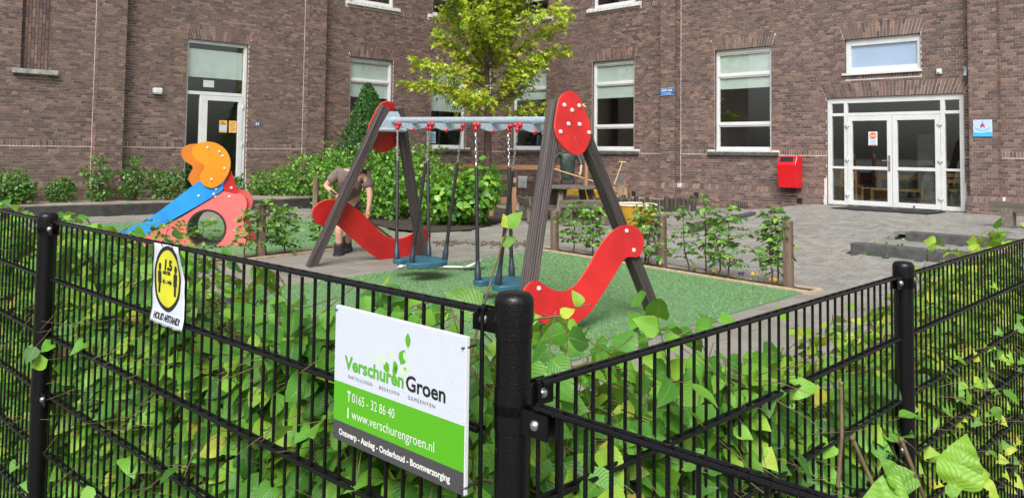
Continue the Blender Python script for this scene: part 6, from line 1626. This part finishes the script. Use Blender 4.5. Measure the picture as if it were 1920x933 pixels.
o = LV.build(T_small, m_dead, None, 'fallen_leaves'); tag(o, 'small fallen leaves scattered over lawn and paving', 'fallen leaves', kind='stuff')
# ------------------------------------------------------------------ the two gardeners
def skin(name, J, E_, mat, parent, root, sub=2):
    """one continuous surface grown round a skeleton: J name -> (point, radius or (rx, ry)), E_ pairs of names"""
    names = list(J); me = bpy.data.meshes.new(name); me.from_pydata([tuple(J[k][0]) for k in names], [(names.index(a), names.index(b)) for a, b in E_], [])
    o = bpy.data.objects.new(name, me); COL.objects.link(o); md = o.modifiers.new('skin', 'SKIN'); md.use_smooth_shade = True
    if not me.skin_vertices: return None
    for i, k in enumerate(names):
        r = J[k][1]; sv = me.skin_vertices[0].data[i]; sv.radius = r if isinstance(r, tuple) else (r, r); sv.use_root = (k == root)
    o.modifiers.new('smooth', 'SUBSURF').levels = sub
    for mo in o.modifiers: mo.show_viewport = True
    dg = bpy.context.evaluated_depsgraph_get(); me2 = bpy.data.meshes.new_from_object(o.evaluated_get(dg)); bpy.data.objects.remove(o); bpy.data.meshes.remove(me)
    me2.materials.clear(); me2.materials.append(mat); me2.polygons.foreach_set('use_smooth', [True] * len(me2.polygons)); me2.name = name
    return link(name, me2, parent)
def hand(J, E_, wrist, key, d, palm_n, curl, s=1.0):
    """palm and five bent fingers that grow from joint key at wrist, pointing along d, closing towards palm_n"""
    d = V(d).normalized(); pn = V(palm_n).normalized(); sd = d.cross(pn).normalized()
    c = V(wrist) + d * .05 * s; J[key + 'p'] = (c, (.030 * s, .016 * s)); E_.append((key, key + 'p'))
    for k, (o, l) in enumerate(((-.028, .062), (-.010, .074), (.010, .070), (.027, .056))):
        b = V(wrist) + d * .088 * s + sd * o * s; j1 = b + (d * cos(curl * .6) + pn * sin(curl * .6)) * l * .5 * s; j2 = j1 + (d * cos(curl * 1.5) + pn * sin(curl * 1.5)) * l * .5 * s
        J[f'{key}f{k}a'] = (b, .0105 * s); J[f'{key}f{k}b'] = (j1, .0092 * s); J[f'{key}f{k}c'] = (j2, .0075 * s)
        E_ += [(key + 'p', f'{key}f{k}a'), (f'{key}f{k}a', f'{key}f{k}b'), (f'{key}f{k}b', f'{key}f{k}c')]
    b = V(wrist) + d * .035 * s - sd * .034 * s; t1 = b + (d * .6 - sd * .3 + pn * .7).normalized() * .035 * s; t2 = t1 + (d * .5 + pn * .9 + sd * .3).normalized() * .03 * s
    J[key + 't0'] = (b, .012 * s); J[key + 't1'] = (t1, .0105 * s); J[key + 't2'] = (t2, .008 * s); E_ += [(key + 'p', key + 't0'), (key + 't0', key + 't1'), (key + 't1', key + 't2')]
def head(parent, c, face, up, s=1.0, hair=True):
    """head with nose, mouth, eyes and ears; face points along face"""
    f = V(face).normalized(); u = (V(up) - f * V(up).dot(f)).normalized(); r = f.cross(u)
    bm = bmesh.new(); bmesh.ops.create_icosphere(bm, subdivisions=4, radius=1)
    for v in bm.verts:
        x, y, z = v.co                                        # x right, y face, z up
        jaw = max(0, -z); X = x * .075 * (1 - .28 * jaw); Y = y * .095 * (1 - .10 * jaw) + jaw * .012 * (y > 0); Z = z * .118
        if y > 0:
            n = math.exp(-(x / .17) ** 2) * (math.exp(-((z + .22) / .16) ** 2) * .026 + math.exp(-((z - .02) / .2) ** 2) * .010); Y += n
            for ex in (-.42, .42): Y -= math.exp(-((x - ex) / .17) ** 2 - ((z - .04) / .12) ** 2) * .012
            Y += math.exp(-(x / .3) ** 2 - ((z + .52) / .07) ** 2) * .005 - math.exp(-(x / .3) ** 2 - ((z + .58) / .03) ** 2) * .004; Y += math.exp(-(x / .25) ** 2 - ((z + .85) / .14) ** 2) * .010
        for ex in (-1, 1):
            e = math.exp(-((x - ex * .97) / .22) ** 2 - ((y + .05) / .22) ** 2 - (z / .26) ** 2); X += ex * e * .018
        v.co = V(c) + (r * X + f * Y + u * Z) * s
    bmesh.ops.recalc_face_normals(bm, faces=bm.faces)
    me = bpy.data.meshes.new('head'); bm.to_mesh(me); bm.free(); me.materials.append(m_skin); me.polygons.foreach_set('use_smooth', [True] * len(me.polygons)); o = link('head', me, parent)
    for ex in (-1, 1):
        m = MB(); m.ball(V(c) + (r * ex * .031 + f * .082 + u * .005) * s, .0125 * s, 10, 8); m.build('eye', m_paper, o, smooth=180); m = MB(); m.ball(V(c) + (r * ex * .031 + f * .0905 + u * .005) * s, .006 * s, 8, 6); m.build('pupil', m_hair, o)
    if hair:
        bm = bmesh.new(); bmesh.ops.create_icosphere(bm, subdivisions=4, radius=1); kill = []
        for v in bm.verts:
            x, y, z = v.co
            if z < -.35 + (.75 if y > .1 else 0) + max(0, y) * .3: kill.append(v)
            k = 1.07 + .03 * random.random(); v.co = V(c) + (r * x * .077 * k + f * (y * .097 * k - .006) + u * (z * .12 * k + .004)) * s
        bmesh.ops.delete(bm, geom=kill, context='VERTS'); me = bpy.data.meshes.new('hair'); bm.to_mesh(me); bm.free(); me.materials.append(m_hair); link('hair', me, o)
    return o
# --- 1: stooping man behind the far swing frame; leans towards the viewer over a bar held in both hands
D1 = 10.8
def P1(px, py, dy=0.): d = D1 + dy; return V(((px - 960) / FPX * d, d, EYE - (py - 280.5) / FPX * d))
p1 = thing('person', 'stooping man in taupe polo shirt and shorts behind the far swing frame', 'person', tuple(P1(648, 486)))
J = {}; E_ = []
hipL, hipR = P1(641, 384, .18), P1(668, 384, .18); kL, kR = P1(640, 432, .0), P1(662, 428, .26); aL, aR = P1(641, 472, .06), P1(655, 460, .40)
pelv = (hipL + hipR) / 2 + V((0, 0, .05)); chest = P1(661, 336, -.12); nk = P1(670, 316, -.22); sL, sR = P1(637, 324, -.16), P1(688, 328, -.16); eL, eR = P1(613, 350, -.14), P1(697, 366, -.22); wL, wR_ = P1(634, 367, -.34), P1(694, 393, -.30)
J.update(pelvis=(pelv, (.15, .105)), spine=((pelv + chest) / 2, (.145, .10)), chest=(chest, (.165, .11)), neck=(nk, .058), sL=(sL, .062), sR=(sR, .062), eL=(eL, .044), eR=(eR, .044), wL=(wL, .028), wR=(wR_, .028), hL=(hipL, .09), hR=(hipR, .09), kL=(kL, .058), kR=(kR, .058), cL=(kL.lerp(aL, .35) + V((0, .02, 0)), .056), cR=(kR.lerp(aR, .35) + V((0, .02, 0)), .056), aL=(aL, .036), aR=(aR, .036))
E_ += [('pelvis', 'spine'), ('spine', 'chest'), ('chest', 'neck'), ('chest', 'sL'), ('chest', 'sR'), ('sL', 'eL'), ('sR', 'eR'), ('eL', 'wL'), ('eR', 'wR'), ('pelvis', 'hL'), ('pelvis', 'hR'), ('hL', 'kL'), ('hR', 'kR'), ('kL', 'cL'), ('kR', 'cR'), ('cL', 'aL'), ('cR', 'aR')]
b0, b1 = P1(622, 357, -.37), P1(748, 452, -.20)
bd = (b1 - b0).normalized()
hand(J, E_, wL, 'wL', (.75, -.25, -.45), (.1, .6, -.4), 1.1); hand(J, E_, wR_, 'wR', (-.10, -.15, -.9), (-.3, -.5, .1), 1.0)
skin('body', J, E_, m_skin, p1, 'pelvis')
hd = head(p1, P1(678, 303, -.36), (.12, -.62, -.78), (.0, -.70, .62), .98)
G = {}; GE = []
G.update(z=(pelv + V((0, .02, -.10)), (.19, .14)), a=(pelv + V((0, 0, .02)), (.185, .135)), b=((pelv + chest) / 2, (.175, .13)), c=(chest + V((0, 0, .01)), (.185, .135)), n=(nk.lerp(chest, .30), .085), sL=(sL, .086), sR=(sR, .086), mL=(sL.lerp(eL, .40), .080), mR=(sR.lerp(eR, .40), .080), uL=(sL.lerp(eL, .72), .076), uR=(sR.lerp(eR, .70), .078))
GE += [('z', 'a'), ('a', 'b'), ('b', 'c'), ('c', 'n'), ('c', 'sL'), ('c', 'sR'), ('sL', 'mL'), ('mL', 'uL'), ('sR', 'mR'), ('mR', 'uR')]
skin('polo_shirt', G, GE, m_shirt, p1, 'b')
G = dict(a=(pelv + V((0, 0, .01)), (.168, .12)), hL=(hipL + V((0, 0, -.03)), .112), hR=(hipR + V((0, 0, -.03)), .112), mL=(hipL.lerp(kL, .55), .098), mR=(hipR.lerp(kR, .55), .098), eL=(hipL.lerp(kL, .92), .088), eR=(hipR.lerp(kR, .92), .088))
skin('shorts', G, [('a', 'hL'), ('a', 'hR'), ('hL', 'mL'), ('hR', 'mR'), ('mL', 'eL'), ('mR', 'eR')], m_shorts, p1, 'a')
for a in (aL, aR):
    G = dict(t=(a + V((0, 0, .15)), .080), a=(a + V((0, 0, .0)), .078), h=(a + V((0, .02, -.06)), .078), m=(a + V((0, -.07, -.062)), (.078, .066)), o=(a + V((0, -.18, -.072)), (.072, .056)))
    skin('boot', G, [('t', 'a'), ('a', 'h'), ('h', 'm'), ('m', 'o')], m_boot, p1, 'a')
t = thing('iron_bar', 'long dark digging bar held slanting by the stooping man', 'bar', tuple(b0)); m = MB(); m.tube([b0, b1], .0155, 10); m.build('shaft', m_stickdark, t, smooth=60); m = MB(); m.tube([b1 - bd * .12, b1], [.022, .016], 8); m.build('tip', m_rubber, t)
# --- 2: man in a dark green jacket by the wall, rake handle across in both hands
D2 = 20.6
def P2(px, py, dy=0.): d = D2 + dy; return V(((px - 960) / FPX * d, d, EYE - (py - 285.2) / FPX * d))
zf = gz(1.5, 20.6)
p2 = thing('person', 'man in dark green jacket, head hidden by the red swing panel', 'person', (P2(1065, 380).x, D2, zf))
pelv = P2(1065, 341); chest = P2(1065, 302, -.04); nk = P2(1066, 279, -.03); sL, sR = P2(1049, 287), P2(1083, 288); eL, eR = P2(1040, 299, -.08), P2(1091, 306, -.06); wL, wR_ = P2(1037.5, 313, -.30), P2(1090, 323, -.28); hipL, hipR = P2(1058, 343), P2(1072, 343); kL, kR = P2(1057, 361, -.03), P2(1073, 361, -.02); aL = V((kL.x, kL.y + .04, zf + .09)); aR = V((kR.x + .02, kR.y + .05, zf + .09))
J = {}; E_ = []
J.update(pelvis=(pelv, (.15, .11)), spine=((pelv + chest) / 2, (.14, .10)), chest=(chest, (.165, .115)), neck=(nk, .058), sL=(sL, .06), sR=(sR, .06), eL=(eL, .042), eR=(eR, .042), wL=(wL, .028), wR=(wR_, .028), hL=(hipL, .09), hR=(hipR, .09), kL=(kL, .058), kR=(kR, .058), cL=(kL.lerp(aL, .35) + V((0, .02, 0)), .055), cR=(kR.lerp(aR, .35) + V((0, .02, 0)), .055), aL=(aL, .036), aR=(aR, .036))
E_ += [('pelvis', 'spine'), ('spine', 'chest'), ('chest', 'neck'), ('chest', 'sL'), ('chest', 'sR'), ('sL', 'eL'), ('sR', 'eR'), ('eL', 'wL'), ('eR', 'wR'), ('pelvis', 'hL'), ('pelvis', 'hR'), ('hL', 'kL'), ('hR', 'kR'), ('kL', 'cL'), ('kR', 'cR'), ('cL', 'aL'), ('cR', 'aR')]
hand(J, E_, wL, 'wL', (.2, -.5, -.75), (.3, .5, .2), 1.2); hand(J, E_, wR_, 'wR', (-.2, -.5, -.75), (-.3, .5, .2), 1.2)
skin('body', J, E_, m_skin, p2, 'pelvis'); head(p2, P2(1066, 268, -.10), (-.05, -.9, -.35), (0, -.2, 1))
G = dict(a=(pelv + V((0, 0, .0)), (.19, .14)), b=((pelv + chest) / 2, (.18, .14)), c=(chest, (.19, .145)), n=(nk.lerp(chest, .15), .08), sL=(sL, .088), sR=(sR, .088), eL=(eL, .072), eR=(eR, .072), uL=(eL.lerp(wL, .3), .066), uR=(eR.lerp(wR_, .3), .066))
skin('rain_jacket', G, [('a', 'b'), ('b', 'c'), ('c', 'n'), ('c', 'sL'), ('c', 'sR'), ('sL', 'eL'), ('sR', 'eR'), ('eL', 'uL'), ('eR', 'uR')], m_jacket, p2, 'b')
G = dict(a=(pelv, (.165, .12)), hL=(hipL, .115), hR=(hipR, .115), mL=(hipL.lerp(kL, .5), .108), mR=(hipR.lerp(kR, .5), .108), eL=(hipL.lerp(kL, .95), .098), eR=(hipR.lerp(kR, .95), .098))
skin('shorts', G, [('a', 'hL'), ('a', 'hR'), ('hL', 'mL'), ('hR', 'mR'), ('mL', 'eL'), ('mR', 'eR')], m_darkshorts, p2, 'a')
for a in (aL, aR):
    G = dict(t=(a + V((0, 0, .06)), .05), a=(a + V((0, 0, -.01)), .052), h=(a + V((0, .03, -.06)), .045), o=(a + V((0, -.15, -.065)), (.045, .034)))
    skin('boot', G, [('t', 'a'), ('a', 'h'), ('h', 'o')], m_boot, p2, 'a')
b0, b1 = P2(1033, 315, -.37), P2(1141, 347, -.37)
t = thing('rake', 'rake with a long pale handle held across by the man in the green jacket', 'rake', tuple(b0)); m = MB(); m.tube([b0, b1], .015, 8); m.build('handle', m_stickwood, t, smooth=60)
m = MB(); m.box(b1, (.03, .36, .03)); 
for k in range(9): m.tube([b1 + V((0, -.16 + k * .04, 0)), b1 + V((.02, -.16 + k * .04, -.08))], .004, 5)
m.build('tines', m_darkblade, t)
